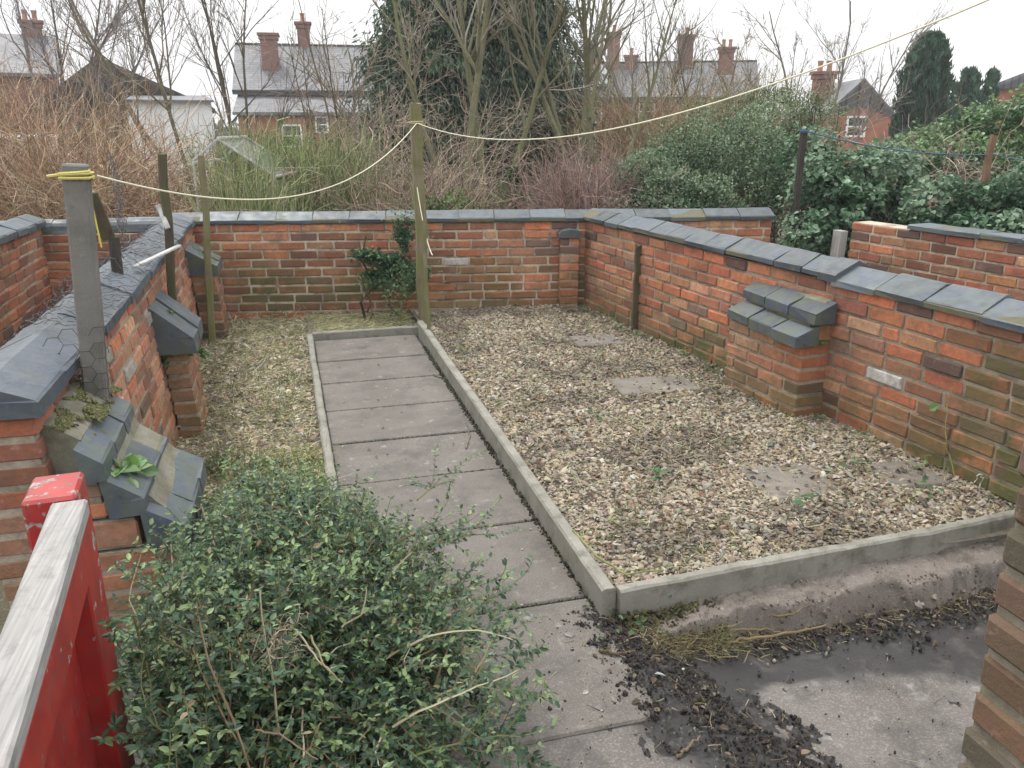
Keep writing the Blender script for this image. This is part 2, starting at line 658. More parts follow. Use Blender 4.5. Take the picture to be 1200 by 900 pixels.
# garden beds, path, yard
PX0, PX1 = 0.125, 0.90        # path between the edgings
path = MB()
joints = [6.06, 5.47, 4.97, 4.44, 3.93, 3.42, 2.87, 2.28, 1.66]
for a, b in zip(joints[1:], joints[:-1]):
    tilt = rng.normal(0, .003)
    path.boxes([((PX0 + PX1) / 2, (a + b) / 2, -.045 + rng.normal(0, .002))], [((PX1 - PX0) / 2 - .006, (b - a) / 2 - .007, .045)], .006,
               np.array([[1, 0, 0], [0, 1, -tilt], [0, tilt, 1.0]]))
tag(path.build("garden_path", M_PATH), kind="structure")
pb = MB()
pb.box((PX0 - .02, 1.68, -.2), (PX1 + .02, 6.1, -.018), .003)
tag(pb.build("path_bedding", M_MUD), kind="structure")


def yard_z(x, y):
    return -.002 - .10 * sstep(.85, 1.45, x)


yd = MB()
X, Y = np.meshgrid(np.linspace(-1.2, 3.4, 400), np.linspace(-.6, 2.274, 250))
Zy = yard_z(X, Y) + np.vectorize(lambda a, b: .006 * fbm(a * 2.2, b * 2.2, 3))(X, Y) - .006 - .03 * ((X > PX0 + .02) & (X < PX1 - .02) & (Y > 1.70))
YX, YY, YZ = X, Y, Zy

# left bed soil, gravel bed base
X, Y = np.meshgrid(np.linspace(-.75, .10, 36), np.linspace(2.27, 7.1, 150))
lb = MB()
LB_Z = lambda x, y: -.005 + .018 * fbm(x * 2.5, y * 2.5, 9) - .10 * float(sstep(-.25, -.62, x) * sstep(6.3, 5.0, y) * sstep(3.2, 4.0, y))
lb.grid(X, Y, np.vectorize(LB_Z)(X, Y))
tag(lb.build("soil_bed", M_SOIL), kind="structure")


def gb_z(x, y):
    return .062 + .012 * fbm(x * 1.8, y * 1.8, 5) - .02 * max(0, 1 - (y - 2.2) / .35)


X, Y = np.meshgrid(np.linspace(.945, 2.86, 70), np.linspace(2.2, 6.75, 150))
gb = MB()
gb.grid(X, Y, np.vectorize(gb_z)(X, Y))
tag(gb.build("gravel_bed", M_GRAVBED), kind="structure")
X, Y = np.meshgrid(np.linspace(.10, .945, 30), np.linspace(6.12, 7.1, 30))
bb = MB()
bb.grid(X, Y, np.vectorize(lambda a, b: .03 + .012 * fbm(a * 3, b * 3, 2))(X, Y))
tag(bb.build("border_soil", M_SOIL), kind="structure")


# concrete haunch below the front edging
NHX, NHP = 230, 44
hx = np.linspace(.98, 2.80, NHX)
prof = np.linspace(0, 1, NHP)
X = np.zeros((NHP, NHX))
Y = X.copy()
Z = X.copy()
for j, x in enumerate(hx):
    w = .17 + .03 * fbm(x * 3, 1) + .05 * sstep(1.2, 2.4, x) + .012 * fbm(x * 14, 2, 3)
    yf = 2.13 + (x - .93) * .057
    k = .60 + .16 * fbm(x * 4, 7) + .07 * fbm(x * 17, 3)
    for i, t in enumerate(prof):
        X[i, j] = x
        Y[i, j] = yf + .03 - t * (w + .03)
        z = .012 - .02 * t - .13 * sstep(k, k + .28, t) - .02 * (1 - sstep(.98, 1.25, x))
        crack = -.012 * max(0, 1 - abs(fbm(x * 5, t * 1.4, 4)) * 14)
        Z[i, j] = z + .012 * fbm(x * 5, t * 2, 4) + .006 * fbm(x * 19, t * 5, 6, 4) + crack
hb = MB()
hb.grid(X[::-1], Y[::-1], Z[::-1])
hpts = np.stack([X, Y, Z], -1)
tag(hb.build("concrete_haunch", M_HAUNCH, smooth=True), kind="structure")
hbc = MB()
for (n_, i0, i1, smin, smax, pal) in ((900, 26, 44, .0015, .006, [(.06, .045, .035), (.12, .09, .07), (.2, .17, .14)]), (260, 4, 26, .001, .004, [(.08, .06, .045), (.25, .2, .16)]), (70, 30, 44, .006, .016, [(.16, .12, .10), (.2, .17, .15), (.10, .075, .06)])):
    ii_ = rng.integers(i0, i1, n_)
    jj_ = rng.integers(0, NHX, n_)
    hbc.rocks(hpts[ii_, jj_] + rng.normal(0, .003, (n_, 3)), rng.uniform(smin, smax, (n_, 1)) * rng.uniform(.6, 1.3, (n_, 3)), pick(pal, n_))
tag(hbc.build("rubble", M_PEB), "crumbs of broken concrete along the foot of the edging board", kind="stuff")

# black wet mud over the yard: height field that dips below the concrete where it is bare
CLEAR = [(1.58, 1.56, .42, .23, 1.5), (1.40, 1.72, .18, .10, 1.3), (1.80, 1.40, .2, .2, 1.0), (2.24, 2.03, .22, .07, .9), (.50, 1.55, .30, .22, .9), (.62, 2.05, .26, .28, 1.0), (.30, 2.3, .5, .5, 1.0),
         (.80, 1.42, .15, .10, .8), (.35, 1.85, .3, .2, .9), (2.35, 1.1, .4, .25, .8)]


def mud_cov(x, y):
    n = fbm(x * 3.1, y * 3.1, 1.5, 5)
    v = .016 + .020 * n + .018 * fbm(x * 12, y * 12, 4, 3) + .012 * fbm(x * 40, y * 40, 4, 2)
    for cx, cy, rx, ry, s in CLEAR:
        d = ((x - cx) / rx) ** 2 + ((y - cy) / ry) ** 2
        v -= .060 * s * max(0.0, 1.25 - d) * (1 + .4 * n)
    v -= .06 * float(sstep(.95, .62, x + .10 * n))
    return v


damp = sstep(-.040, .010, np.vectorize(mud_cov)(YX, YY)).ravel()
yd.grid(YX, YY, YZ, np.stack([damp, damp, damp, damp], 1))
tag(yd.build("yard", M_YARD), kind="structure")
BANDS = [[at_z(*q) for q in ((728, 738, -.01), (775, 800, -.04), (830, 860, -.07), (900, 905, -.09))], [at_z(*q) for q in ((850, 752, -.07), (930, 748, -.1), (1020, 738, -.1), (1190, 700, -.1))]]
BW_ = [.15, .06]


def clod_cov(x, y):
    best = -1
    for pts_, w_ in zip(BANDS, BW_):
        for a_, b_ in zip(pts_[:-1], pts_[1:]):
            ux, uy = b_[0] - a_[0], b_[1] - a_[1]
            t_ = max(0, min(1, ((x - a_[0]) * ux + (y - a_[1]) * uy) / (ux * ux + uy * uy)))
            d_ = math.hypot(x - a_[0] - ux * t_, y - a_[1] - uy * t_)
            best = max(best, 1 - d_ / w_)
    return best * .014 + .014 * fbm(x * 9, y * 9, 2, 4) + .008 * fbm(x * 35, y * 35, 4, 2)


X, Y = np.meshgrid(np.linspace(.5, 2.8, 460), np.linspace(.9, 2.24, 290))
MC = np.vectorize(clod_cov)(X, Y)
Zm = yard_z(X, Y) + np.clip(MC, -.012, .010) + .0025 * np.vectorize(lambda a, b: fbm(a * 20, b * 20, 8, 4))(X, Y) - .003
md = MB()
md.grid(X, Y, Zm)
tag(md.build("mud", M_MUD, smooth=True), "black wet mud and rotted leaf mould lying in bands over the yard concrete", kind="stuff")


def on_mud(n, thr=.006):
    out = []
    while len(out) < n:
        x, y = rng.uniform(.3, 2.75), rng.uniform(.9, 2.2)
        c = clod_cov(x, y)
        if c > thr + rng.normal(-.003, .005):
            out.append((x, y, yard_z(x, y) + max(0, min(c, .011))))
    return np.array(out)


cr = MB()
P = on_mud(8500)
sc = np.clip(rng.lognormal(math.log(.0019), .6, (len(P), 1)), .0007, .009)
cr.rocks(P + [0, 0, .002], sc * rng.uniform(.6, 1.4, (len(P), 3)), pick([(.016, .013, .012), (.03, .024, .02), (.07, .055, .04), (.22, .19, .15)], len(P), [5, 4, .8, .22]))
P2 = np.stack([rng.uniform(.15, 2.6, 500), rng.uniform(1.0, 2.25, 500)], 1)
P2 = np.concatenate([P2, (yard_z(P2[:, 0], P2[:, 1]) + .002)[:, None]], 1)
cr.rocks(P2, np.abs(rng.normal(.003, .002, (500, 1))) * .6 + .0008 * np.ones((500, 3)), pick([(.03, .025, .022), (.3, .26, .2)], 500, [4, 1]))
tag(cr.build("mud_crumbs", M_PEB), "crumbs of black soil scattered over the wet yard", kind="stuff")


# ------------------------------------------------------------------ edgings
def edging(name_label, a, b, w, z0, z1, wave=.004):
    a, b = np.array(a, float), np.array(b, float)
    L = np.linalg.norm(b - a)
    u = (b - a) / L
    v = np.array([-u[1], u[0]])
    n = 60
    t = np.linspace(0, L, n)
    rowsX, rowsY, rowsZ = [], [], []
    pr = [(-w / 2, z0), (-w / 2, z1 - .008), (-w / 2 + .008, z1), (w / 2 - .008, z1), (w / 2, z1 - .008), (w / 2, z0)]
    X = np.zeros((6, n))
    Y = X.copy()
    Z = X.copy()
    for j, s in enumerate(t):
        off = wave * fbm(s * 1.5 + a[0] * 7, a[1])
        for i, (q, z) in enumerate(pr):
            jj = .0025 * fbm(s * 9, i * 3.1 + a[0], 2)
            chip = -.012 * max(0, fbm(s * 6, a[0] * 3 + 5, 1) - .38) if i in (2, 3) else 0
            X[i, j] = a[0] + u[0] * s + v[0] * (q + off + jj)
            Y[i, j] = a[1] + u[1] * s + v[1] * (q + off + jj)
            Z[i, j] = z + (jj + chip + off * .5 if 0 < i < 5 else 0)
    m = MB()
    m.grid(X, Y, Z)
    V = m.V[0]
    # end caps
    for j in (0, n - 1):
        idx = [i * n + j for i in range(6)]
        f = [[idx[0], idx[1], idx[4], idx[5]], [idx[1], idx[2], idx[3], idx[4]]]
        m.Q.append(np.array(f if j else [q[::-1] for q in f]))
    o = m.build("concrete_edging", M_EDGE)
    return tag(o, name_label, "edging", "concrete edgings round the beds")


edging("thin concrete edging between the path slabs and the grassy strip by the post wall", (.105, 2.75), (.105, 6.12), .042, -.15, .045)
edging("short concrete edging across the far end of the path", (.13, 6.095), (.922, 6.095), .045, -.15, .06)
edging("long concrete edging between path and gravel, ending at the muddy corner", (.925, 2.155), (.945, 6.10), .05, -.15, .10)
edging("pale concrete edging board holding the gravel back above the muddy yard", (.955, 2.155), (2.74, 2.255), .045, -.03, .098, .006)

# ------------------------------------------------------------------ gravel
PAL_G = [(.36, .295, .205), (.43, .375, .285), (.27, .205, .14), (.14, .115, .09), (.30, .265, .22), (.40, .33, .23), (.21, .155, .11), (.47, .43, .36)]
NP = 84000
yy = 2.19 + (6.55 - 2.19) * rng.power(1.0, NP) ** 1.12
xx = rng.uniform(.96, 2.84, NP)
wallx = 2.41 + (6.35 - yy) * .0975
ok = (yy > 2.185 + .056 * (xx - .95)) & (xx < wallx - .005) & (yy < 6.42 + (2.41 - xx) * .196)
SLABS = [(2.08, 5.26, .17, .14), (2.03, 4.2, .24, .15), (2.03, 2.80, .17, .17), (2.56, 2.72, .13, .13)]
for sx, sy, hx_, hy_ in SLABS:
    inside = (np.abs(xx - sx) < hx_ - .02) & (np.abs(yy - sy) < hy_ - .02)
    ok &= ~(inside & (rng.random(NP) > .34))
xx, yy = xx[ok], yy[ok]
zz = np.array([gb_z(a, b) for a, b in zip(xx, yy)])
sz = np.clip(rng.lognormal(math.log(.0052), .48, len(xx)), .0023, .016)
Sc = sz[:, None] * np.stack([rng.uniform(.9, 1.5, len(xx)), rng.uniform(.7, 1.1, len(xx)), rng.uniform(.35, .7, len(xx))], 1)
patch = np.array([fbm(a * 2.3, b * 2.3, 12) for a, b in zip(xx, yy)])
colg = pick(PAL_G, len(xx), [5, 4, 3.2, 1.5, 3, 4, 2.2, 2.2])
colg[:, :3] *= np.where(patch > .2, .48, .80)[:, None]
gm = MB()
gm.rocks(np.stack([xx, yy, zz + sz * .25 + rng.uniform(0, .008, len(xx))], 1), Sc, colg)
tag(gm.build("gravel", M_PEB), "pale mixed gravel covering the larger bed beside the path", kind="stuff")

slab_labels = ["half-buried grey paving slab deepest in the gravel, near the corner of the walls",
               "half-buried wide paving slab in the middle of the gravel",
               "grey paving slab in the gravel in front of the capped brick pier",
               "half-buried dark paving slab at the foot of the brick wall near the front edging"]
for (sx, sy, hx_, hy_), lb_ in zip(SLABS, slab_labels):
    m = MB()
    z = gb_z(sx, sy)
    m.boxes([(sx, sy, z - .008)], [(hx_, hy_, .022)], .006, rotz(rng.normal(0, .12)))
    tag(m.build("paving_slab", M_SUNK), lb_, "paving slab", "slabs sunk in the gravel")


# ------------------------------------------------------------------ brick walls
PAL_B = [(.54, .168, .075), (.60, .215, .10), (.47, .135, .066), (.34, .115, .07), (.19, .088, .072), (.57, .28, .15), (.48, .20, .10)]
W_B = [5, 5, 4, 2.5, 1.2, 2, 4]
COURSE = .0745


def brick_cols(n, z, algae, w=W_B, dark=0):
    c = pick(PAL_B, n, w, .13, .05)
    c[:, 3] = algae
    return c


def brickwork(a, b, z0, z1, th, algae_fn, seed=0, joint=.014, blen=.225, tint=1.0, special=None, jit=.0022, mcol=(.58, .51, .41)):
    """returns (bricks MB, mortar MB) of a wall from a to b (plan points on its front face), thickness to the LEFT of a->b when th<0."""
    global rng
    r0, rng = rng, np.random.default_rng(100 + seed)
    a, b = np.array(a, float), np.array(b, float)
    L = np.linalg.norm(b - a)
    u = (b - a) / L
    nrm = np.array([u[1], -u[0]])       # to the right of a->b
    ang = math.atan2(u[1], u[0])
    Ce, Hf, Al = [], [], []
    ncourse = int(round((z1 - z0) / COURSE))
    ch = (z1 - z0) / ncourse
    for k in range(ncourse):
        zc = z0 + (k + .5) * ch
        s = -blen * (.5 if k % 2 else 0) - rng.uniform(0, .03)
        cuts = [0.0]
        while s < L - .05:
            bl = blen * rng.uniform(.96, 1.04)
            if rng.random() < .07:
                bl *= .5
            s += bl
            if .05 < s < L - .05:
                cuts.append(s)
        cuts.append(L)
        for e0, e1 in zip(cuts[:-1], cuts[1:]):
            if True:
                m = (e0 + e1) / 2
                p = a + u * m + nrm * (-th / 2 + float(np.clip(rng.normal(0, jit), -.004, .005)))
                Ce.append((p[0], p[1], zc + rng.normal(0, .001)))
                Hf.append(((e1 - e0) / 2 - joint / 2, th / 2, ch / 2 - joint / 2))
                Al.append(algae_fn(p[0], p[1], zc))
    Ce, Hf = np.array(Ce), np.array(Hf)
    cols = brick_cols(len(Ce), Ce[:, 2], np.clip(np.array(Al), 0, 1))
    cols[:, :3] *= tint
    for i_, (px_, py_, pz_) in enumerate(Ce):
        q_ = px_ + py_ * 1.3
        w1 = fbm(q_ * 1.3, pz_ * 2.0, seed + .5)
        w2 = fbm(q_ * 2.4, pz_ * 3.2, seed + 9.5)
        cols[i_, :3] *= 1 + .45 * w1
        if w2 > .28:
            cols[i_, :3] = cols[i_, :3] * .68 + np.array([.45, .31, .22]) * .32 * rng.uniform(.6, 1.1)
        elif w2 < -.34:
            cols[i_, :3] *= .55
    if special:
        for (sx, sy, sz_), cc in special:
            i = np.argmin(np.sum((Ce - [sx, sy, sz_]) ** 2, 1))
            cols[i, :3] = cc
            cols[i, 3] = 0
    Rm = np.stack([rotz(ang + q) for q in rng.normal(0, .006, len(Ce))])
    bm = MB()
    bm.boxes(Ce, Hf, .006, Rm, cols)
    bm.V[0] = bm.V[0] + rng.normal(0, .0014, bm.V[0].shape)
    mm = MB()
    c0 = (a + b) / 2 - nrm * th / 2
    # mortar grid sheet box, set back from the brick faces
    mm.boxes([(c0[0], c0[1], (z0 + z1) / 2)], [(L / 2 - .011, abs(th) / 2 - .0085, (z1 - z0) / 2 - .003)], .002, rotz(ang), tuple(mcol) + (.22,))
    rng = r0
    return bm, mm


def coping(a, b, z, half, seed, blen=.25, rise=.05, edge=.05, profile='saddle', centre=0.0, moss=.25, gap=.006, ragged=0.0, shift=.0):
    """blue brick coping blocks along a->b (plan line of the wall's centre)."""
    rr = np.random.default_rng(seed)
    a, b = np.array(a, float), np.array(b, float)
    L = np.linalg.norm(b - a)
    u = np.append((b - a) / L, 0)
    v = np.array([u[1], -u[0], 0])
    n = max(1, int(round(L / blen)))
    bl = L / n
    m = MB()
    if profile == 'saddle':
        pr = [(-half, 0), (half, 0), (half + .002, edge * .8), (half - .008, edge), (.012, edge + rise), (-.012, edge + rise), (-half + .008, edge), (-half - .002, edge * .8)]
    elif profile == 'round':
        pr = [(-half, 0), (half, 0)] + [(half * math.cos(t), edge * .5 + rise * 1.5 * math.sin(t)) for t in np.linspace(0, math.pi, 9)]
    else:
        pr = [(-half, 0), (half, 0), (half, edge - .008), (half - .008, edge), (-half + .008, edge), (-half, edge - .008)]
    for k in range(n):
        o = np.append(a, z + rr.normal(0, .003)) + u * (k * bl + gap / 2) + v * (rr.normal(0, .004))
        w = u + v * rr.normal(0, .006) + np.array([0, 0, rr.normal(0, .006)])
        tone = rr.uniform(.65, 1.4)
        c = (.062 * tone, .078 * tone * rr.uniform(.97, 1.03), .100 * tone * rr.uniform(.95, 1.05), moss)
        m.prism(pr, o, v, (0, 0, 1), w / np.linalg.norm(w), bl - gap, c)
        m.V[-1] = m.V[-1] + rr.normal(0, .0022, m.V[-1].shape)
    # bedding mortar showing in the joints
    inner = [(x * .97, y * .9 if y > 0 else .002) for x, y in pr]
    mm = MB()
    mm.prism(inner, np.append(a, z) + u * .014, v, (0, 0, 1), u, L - .028, (.13, .125, .10, .5))
    return m, mm


def pier_cap(tiers, y0, y1, xw, side, nb, seed, moss=.5):
    """sloping blue bricks stepping down and out from wall face xw; side=+1 grows to +X."""
    rr = np.random.default_rng(seed)
    m = MB()
    for (xi, xo, zt, zl, fh) in tiers:
        bl = (y1 - y0) / nb
        for k in range(nb):
            tone = rr.uniform(.85, 1.15)
            pr = [(xi, zt), (xo - .008, zl + .006), (xo, zl), (xo, zl - fh), (xi, zl - fh)]
            m.prism(pr, (xw, y0 + k * bl + .003 + rr.normal(0, .002), rr.normal(0, .004)), (side, 0, 0), (0, 0, 1), (0, 1, 0), bl - .007,
                    (.058 * tone, .073 * tone, .094 * tone, moss))
            m.V[-1] = m.V[-1] + rr.normal(0, .0022, m.V[-1].shape)
    return m


def wall_thing(loc, label, parts, group="brick garden walls"):
    t = thing("brick_wall", loc, label, "wall", group)
    for nm, mb, mt in parts:
        mb.build(nm, mt, t)
    return t


def add_pier(wall, sets, cap=None, extra=None):
    """pier part (its brickwork mesh) with mortar and cap as sub-parts"""
    big, mor = MB(), MB()
    for (a, b, z0, z1, th, fn, seed) in sets:
        bm, mm = brickwork(a, b, z0, z1, th, fn, seed, blen=.215, mcol=(.40, .34, .27))
        big.merge(bm)
        mor.merge(mm)
    p = big.build("pier", M_BRICK, wall)
    mor.build("mortar", M_MORTAR, p)
    if cap:
        cap.build("cap", M_BLUE, p)
    if extra:
        for nm, mb, mt in extra:
            mb.build(nm, mt, p)
    return p


def fb(x, y, s=1.0):
    return fbm(x * s, y * s, 21)


ZC = .78   # underside of the copings
# back wall --------------------------------------------------------
BW0, BW1 = np.array([-.95, 7.08]), np.array([2.62, 6.38])
bu = (BW1 - BW0) / np.linalg.norm(BW1 - BW0)
BW2 = BW0 + bu * 5.02
alg_back = lambda x, y, z: np.interp(z, [0, .1, .3, .42, .55, .8], [.45, .8, .9, .62, .2, .1]) * (1.0 + 1.1 * fb(x, z, 1.6)) * (0.85 if x > -.3 else .5)
bm, mm = brickwork(BW0, BW2, -.16, ZC, .22, alg_back, 1, .015, special=[((1.36, 6.62, .50), (.62, .58, .54)), ((.62, 6.77, .12), (.3, .1, .06))])
ncen = np.array([bu[1], -bu[0]])
cb, cbm = coping(BW0 - ncen * .11, BW2 - ncen * .11, ZC + .002, .135, 5, .30, .05, .032)
bwall = wall_thing((1.5, 6.7, -.16), "brick wall across the far end of the garden, greenish low down, under a dark coping", [("brickwork", bm, M_BRICK), ("mortar", mm, M_MORTAR), ("coping", cb, M_BLUE), ("coping_mortar", cbm, M_MORTAR)])
# corner pilaster with rounded cap on the back wall
cp = MB()
c0 = BW1 - bu * .36
pz = .66
cp.prism([(-.10, 0), (.10, 0), (.10, .03), (.07, .055), (0, .068), (-.07, .055), (-.10, .03)], np.append(c0 + ncen * -.01, pz), np.append(bu, 0), (0, 0, 1), np.append(ncen, 0), .14, (.05, .06, .075, .2))
add_pier(bwall, [(c0 - bu * .085 + ncen * .105, c0 + bu * .085 + ncen * .105, -.05, pz, .10, lambda x, y, z: .55 * (1 - z), 31)], cp)

# right wall -------------------------------------------------------
rx = lambda y: 2.41 + (6.35 - y) * .0975
RW0, RW1 = np.array([rx(6.62), 6.62]), np.array([rx(1.5), 1.5])
ru = (RW1 - RW0) / np.linalg.norm(RW1 - RW0)
rn = np.array([ru[1], -ru[0]])


def alg_right(x, y, z):
    v = np.interp(z, [0, .1, .25, .4, .6], [1., .8, .4, .12, .03]) * (1 + 1.0 * fb(y, z, 1.4))
    v += .95 * float(sstep(2.95, 2.35, y)) * (.75 + .8 * fb(y, z, 3))
    return v * (1 if y > 4.4 or y < 3.3 else .55)


bm, mm = brickwork(RW0, RW1, -.09, ZC, .22, alg_right, 2, .0135, special=[((2.74, 3.16, .43), (.52, .50, .46)), ((2.62, 4.0, .4), (.2, .09, .07))], jit=.0035, mcol=(.38, .32, .25))
cen = -rn * .11
yst = 3.52
RS = RW0 + ru * ((6.62 - yst) / -ru[1])
c1, c1m = coping(RW0 + cen + ru * .12, RS + cen, ZC + .012, .135, 8, .225, .055, .033)
c2, c2m = coping(RS + cen + ru * .004, RW1 + cen, ZC - .012, .14, 9, .285, .06, .033)
c1.prism([(-.14, -.012), (.14, -.012), (.142, .026), (.132, .036), (0, .095), (-.132, .036), (-.142, .026)], np.append(RS + cen - ru * .10, ZC + .012), np.append(rn, 0), (0, 0, 1), np.append(ru, 0), .13, (.05, .06, .075, .15))
c1.merge(c2)
c1m.merge(c2m)
rwall = wall_thing((2.6, 4.0, -.09), "long brick wall beside the gravel, its stepped blue coping and one capped pier facing the path", [("brickwork", bm, M_BRICK), ("mortar", mm, M_MORTAR), ("coping", c1, M_BLUE), ("coping_mortar", c1m, M_MORTAR)])
py0, py1 = 3.49, 4.13
pm = (py0 + py1) / 2
xw = rx(pm)
cap = pier_cap([(-.01, .115, .685, .625, .05), (.07, .205, .575, .515, .05)], py0 - .03, py1 + .02, xw, -1, 3, 3)
alg_p = lambda x, y, z: np.interp(z, [0, .12, .3, .5], [.8, .6, .2, .3]) * (1 + .5 * fb(y, z, 3))
flm = MB()
flm.prism([(-.02, .69), (.012, .68), (.10, .60), (.10, .55), (.165, .52), (.165, .46), (-.02, .46)], (xw, py0 + .02, 0), (-1, 0, 0), (0, 0, 1), (0, 1, 0), py1 - py0 - .04, (.26, .24, .19, .6))
d0, d1 = np.array([rx(py1) - .175, py1]), np.array([rx(py0) - .175, py0])
add_pier(rwall, [(d0, d1, -.03, .465, .19, alg_p, 41), (d0 + [.09, 0], d1 + [.09, 0], .468, .57, .1, alg_p, 42)], cap, [("flaunching", flm, M_MORTAR)])

# left wall --------------------------------------------------------
LX = -.727
LW0, LW1 = np.array([LX, 2.39]), np.array([LX, 7.12])
alg_left = lambda x, y, z: np.interp(z, [0, .15, .4, .6], [.5, .35, .06, .03]) * (1 + .6 * fb(y, z, 2))
bm, mm = brickwork(LW0, LW1, -.31, ZC, .205, alg_left, 3, .016, special=[((LX, 3.35, .64), (.40, .36, .31)), ((LX, 3.75, .56), (.42, .38, .33)), ((LX, 4.35, .60), (.36, .31, .27))], jit=.003, mcol=(.42, .36, .29))
cl_, clm = coping((LX - .1025, 2.36), (LX - .1025, 7.0), ZC + .004, .135, 12, .31, .05, .047, moss=.12)
lwall = wall_thing((LX - .1, 4.7, -.31), "brick wall of old posts and netting, with three sloping-capped piers along the grassy strip", [("brickwork", bm, M_BRICK), ("mortar", mm, M_MORTAR), ("coping", cl_, M_BLUE), ("coping_mortar", clm, M_MORTAR)])
# near pier: three tiers of blue bricks
cap = pier_cap([(.085, .15, .665, .615, .055), (.128, .235, .575, .495, .055), (.215, .34, .47, .385, .06)], 2.385, 2.93, LX, 1, 3, 13, .35)
fl = MB()
fl.prism([(-.01, .73), (.02, .725), (.09, .672), (.09, .61), (.14, .605), (.16, .55), (.22, .50), (.25, .455), (.30, .40), (.30, .33), (-.01, .33)], (LX, 2.455, 0), (1, 0, 0), (0, 0, 1), (0, 1, 0), .455, (.24, .23, .195, .35))
ng = lambda x, y, z: .25
add_pier(lwall, [((LX + .30, 2.40), (LX + .30, 2.92), -.1, .325, .30, ng, 51), ((LX + .20, 2.40), (LX + .20, 2.92), .328, .43, .2, ng, 52), ((LX + .125, 2.40), (LX + .125, 2.92), .433, .555, .125, ng, 53)], cap, [("flaunching", fl, M_MORTAR)])
# middle pier
cap = pier_cap([(-.01, .185, .66, .47, .08)], 4.46, 4.92, LX, 1, 2, 14, .25)
add_pier(lwall, [((LX + .125, 4.5), (LX + .125, 4.88), -.2, .40, .125, lambda x, y, z: .55 * (1 - z), 54)], cap)
# far pier
cap = pier_cap([(-.01, .20, .70, .56, .07)], 6.28, 6.74, LX, 1, 2, 15, .7)
add_pier(lwall, [((LX + .17, 6.3), (LX + .17, 6.7), -.08, .50, .17, lambda x, y, z: .5 * (1 - z), 55)], cap)

for o_ in [o for o in bpy.data.objects if o.type == 'MESH' and (o.parent == lwall or (o.parent and o.parent.parent == lwall))]:
    n_ = len(o_.data.vertices)
    co = np.zeros(n_ * 3, np.float32)
    o_.data.vertices.foreach_get("co", co)
    co = co.reshape(-1, 3)
    zz_ = co[:, 2] - .31
    co[:, 0] += .060 - .077 * zz_
    o_.data.vertices.foreach_set("co", co.ravel())
    o_.data.update()

# neighbours' walls -------------------------------------------------
ngb = lambda x, y, z: .12 + .1 * fb(y, z, 2)
bm, mm = brickwork((-1.87, 2.6), (-1.87, 7.25), -.3, ZC, .2, ngb, 6, .0135)
cN, cNm = coping((-1.97, 2.6), (-1.97, 7.25), ZC + .003, .13, 16, .25, .045, .05)
wall_thing((-1.95, 5, -.3), "next-door brick wall standing parallel beyond the netting wall, at the picture's edge", [("brickwork", bm, M_BRICK), ("mortar", mm, M_MORTAR), ("coping", cN, M_BLUE), ("coping_mortar", cNm, M_MORTAR)])
bm, mm = brickwork((-2.9, 7.36), (-.96, 7.16), -.3, .71, .2, ngb, 7, .0135)
cN, cNm = coping((-2.9, 7.46), (-.96, 7.26), .713, .085, 17, .30, .055, .05, 'round')
wall_thing((-1.9, 7.3, -.3), "low next-door brick wall with rounded grey coping, behind the concrete post", [("brickwork", bm, M_BRICK), ("mortar", mm, M_MORTAR), ("coping", cN, M_BLUE), ("coping_mortar", cNm, M_MORTAR)])
FR0, FR1 = np.array([4.40, 5.66]), np.array([5.03, 1.6])
fu = (FR1 - FR0) / np.linalg.norm(FR1 - FR0)
fn_ = np.array([fu[1], -fu[0]])
bm, mm = brickwork(FR0, FR1, -.3, .80, .2, lambda x, y, z: .1 + .2 * max(0, fb(y, z, 2)), 8, .0135, tint=.92)
cF, cFm = coping(FR0 - fn_ * .1 + fu * .55, FR1 - fn_ * .1, .803, .12, 18, .3, .0, .035, 'flat')
wall_thing((4.5, 4.7, -.3), "farther brick wall beyond the ivy gap, its end course bare and the rest under flat coping", [("brickwork", bm, M_BRICK), ("mortar", mm, M_MORTAR), ("coping", cF, M_BLUE), ("coping_mortar", cFm, M_MORTAR)])
gp = MB()
gp.bar((4.35, 5.74, -.3), (4.37, 5.74, .72), .07, .10)
tag(gp.build("gate_post", M_WOODG), "short grey gatepost at the bare end of the farther brick wall", "post")

# near brick pillar at the right edge --------------------------------
pil = thing("brick_pillar", (1.28, .69, -.12), "rough brick pillar close to the camera, cut by the picture's edge", "pillar")
bmb, mmb = MB(), MB()
rr = np.random.default_rng(77)
zc = -.12
k = 0
corner = np.array([1.062, .47])
while zc < 1.42:
    o = rr.normal(0, .0025, 2)
    # corner brick stack: header/stretcher alternating along the two visible faces
    lens = [(.215, .105), (.105, .215)][k % 2]
    h = .0325
    for (dx0, dx1, dy0, dy1) in ((0, lens[0], 0, lens[1]), (lens[0] + .01, .44, 0, .21), (0, lens[0], lens[1] + .01, .44)):
        cc = rr.choice(len(PAL_B))
        c = np.array([(.14, .075, .055), (.20, .09, .062), (.11, .085, .075), (.27, .095, .055), (.15, .10, .08), (.10, .08, .07), (.18, .12, .09)][cc]) * rr.uniform(.75, 1.2)
        bmb.boxes([(corner[0] + (dx0 + dx1) / 2 + o[0], corner[1] + (dy0 + dy1) / 2 + o[1], zc + h)], [((dx1 - dx0) / 2, (dy1 - dy0) / 2, h)], .011, rotz(rr.normal(0, .006)), np.append(c, .35))
    zc += .0765
    k += 1
mmb.box((corner[0] + .010, corner[1] + .010, -.12), (corner[0] + .431, corner[1] + .431, 1.42), .003, (.30, .27, .21, .3))
bmb.build("brickwork", M_BRICK, pil)
mmb.build("mortar", M_MORTAR, pil)


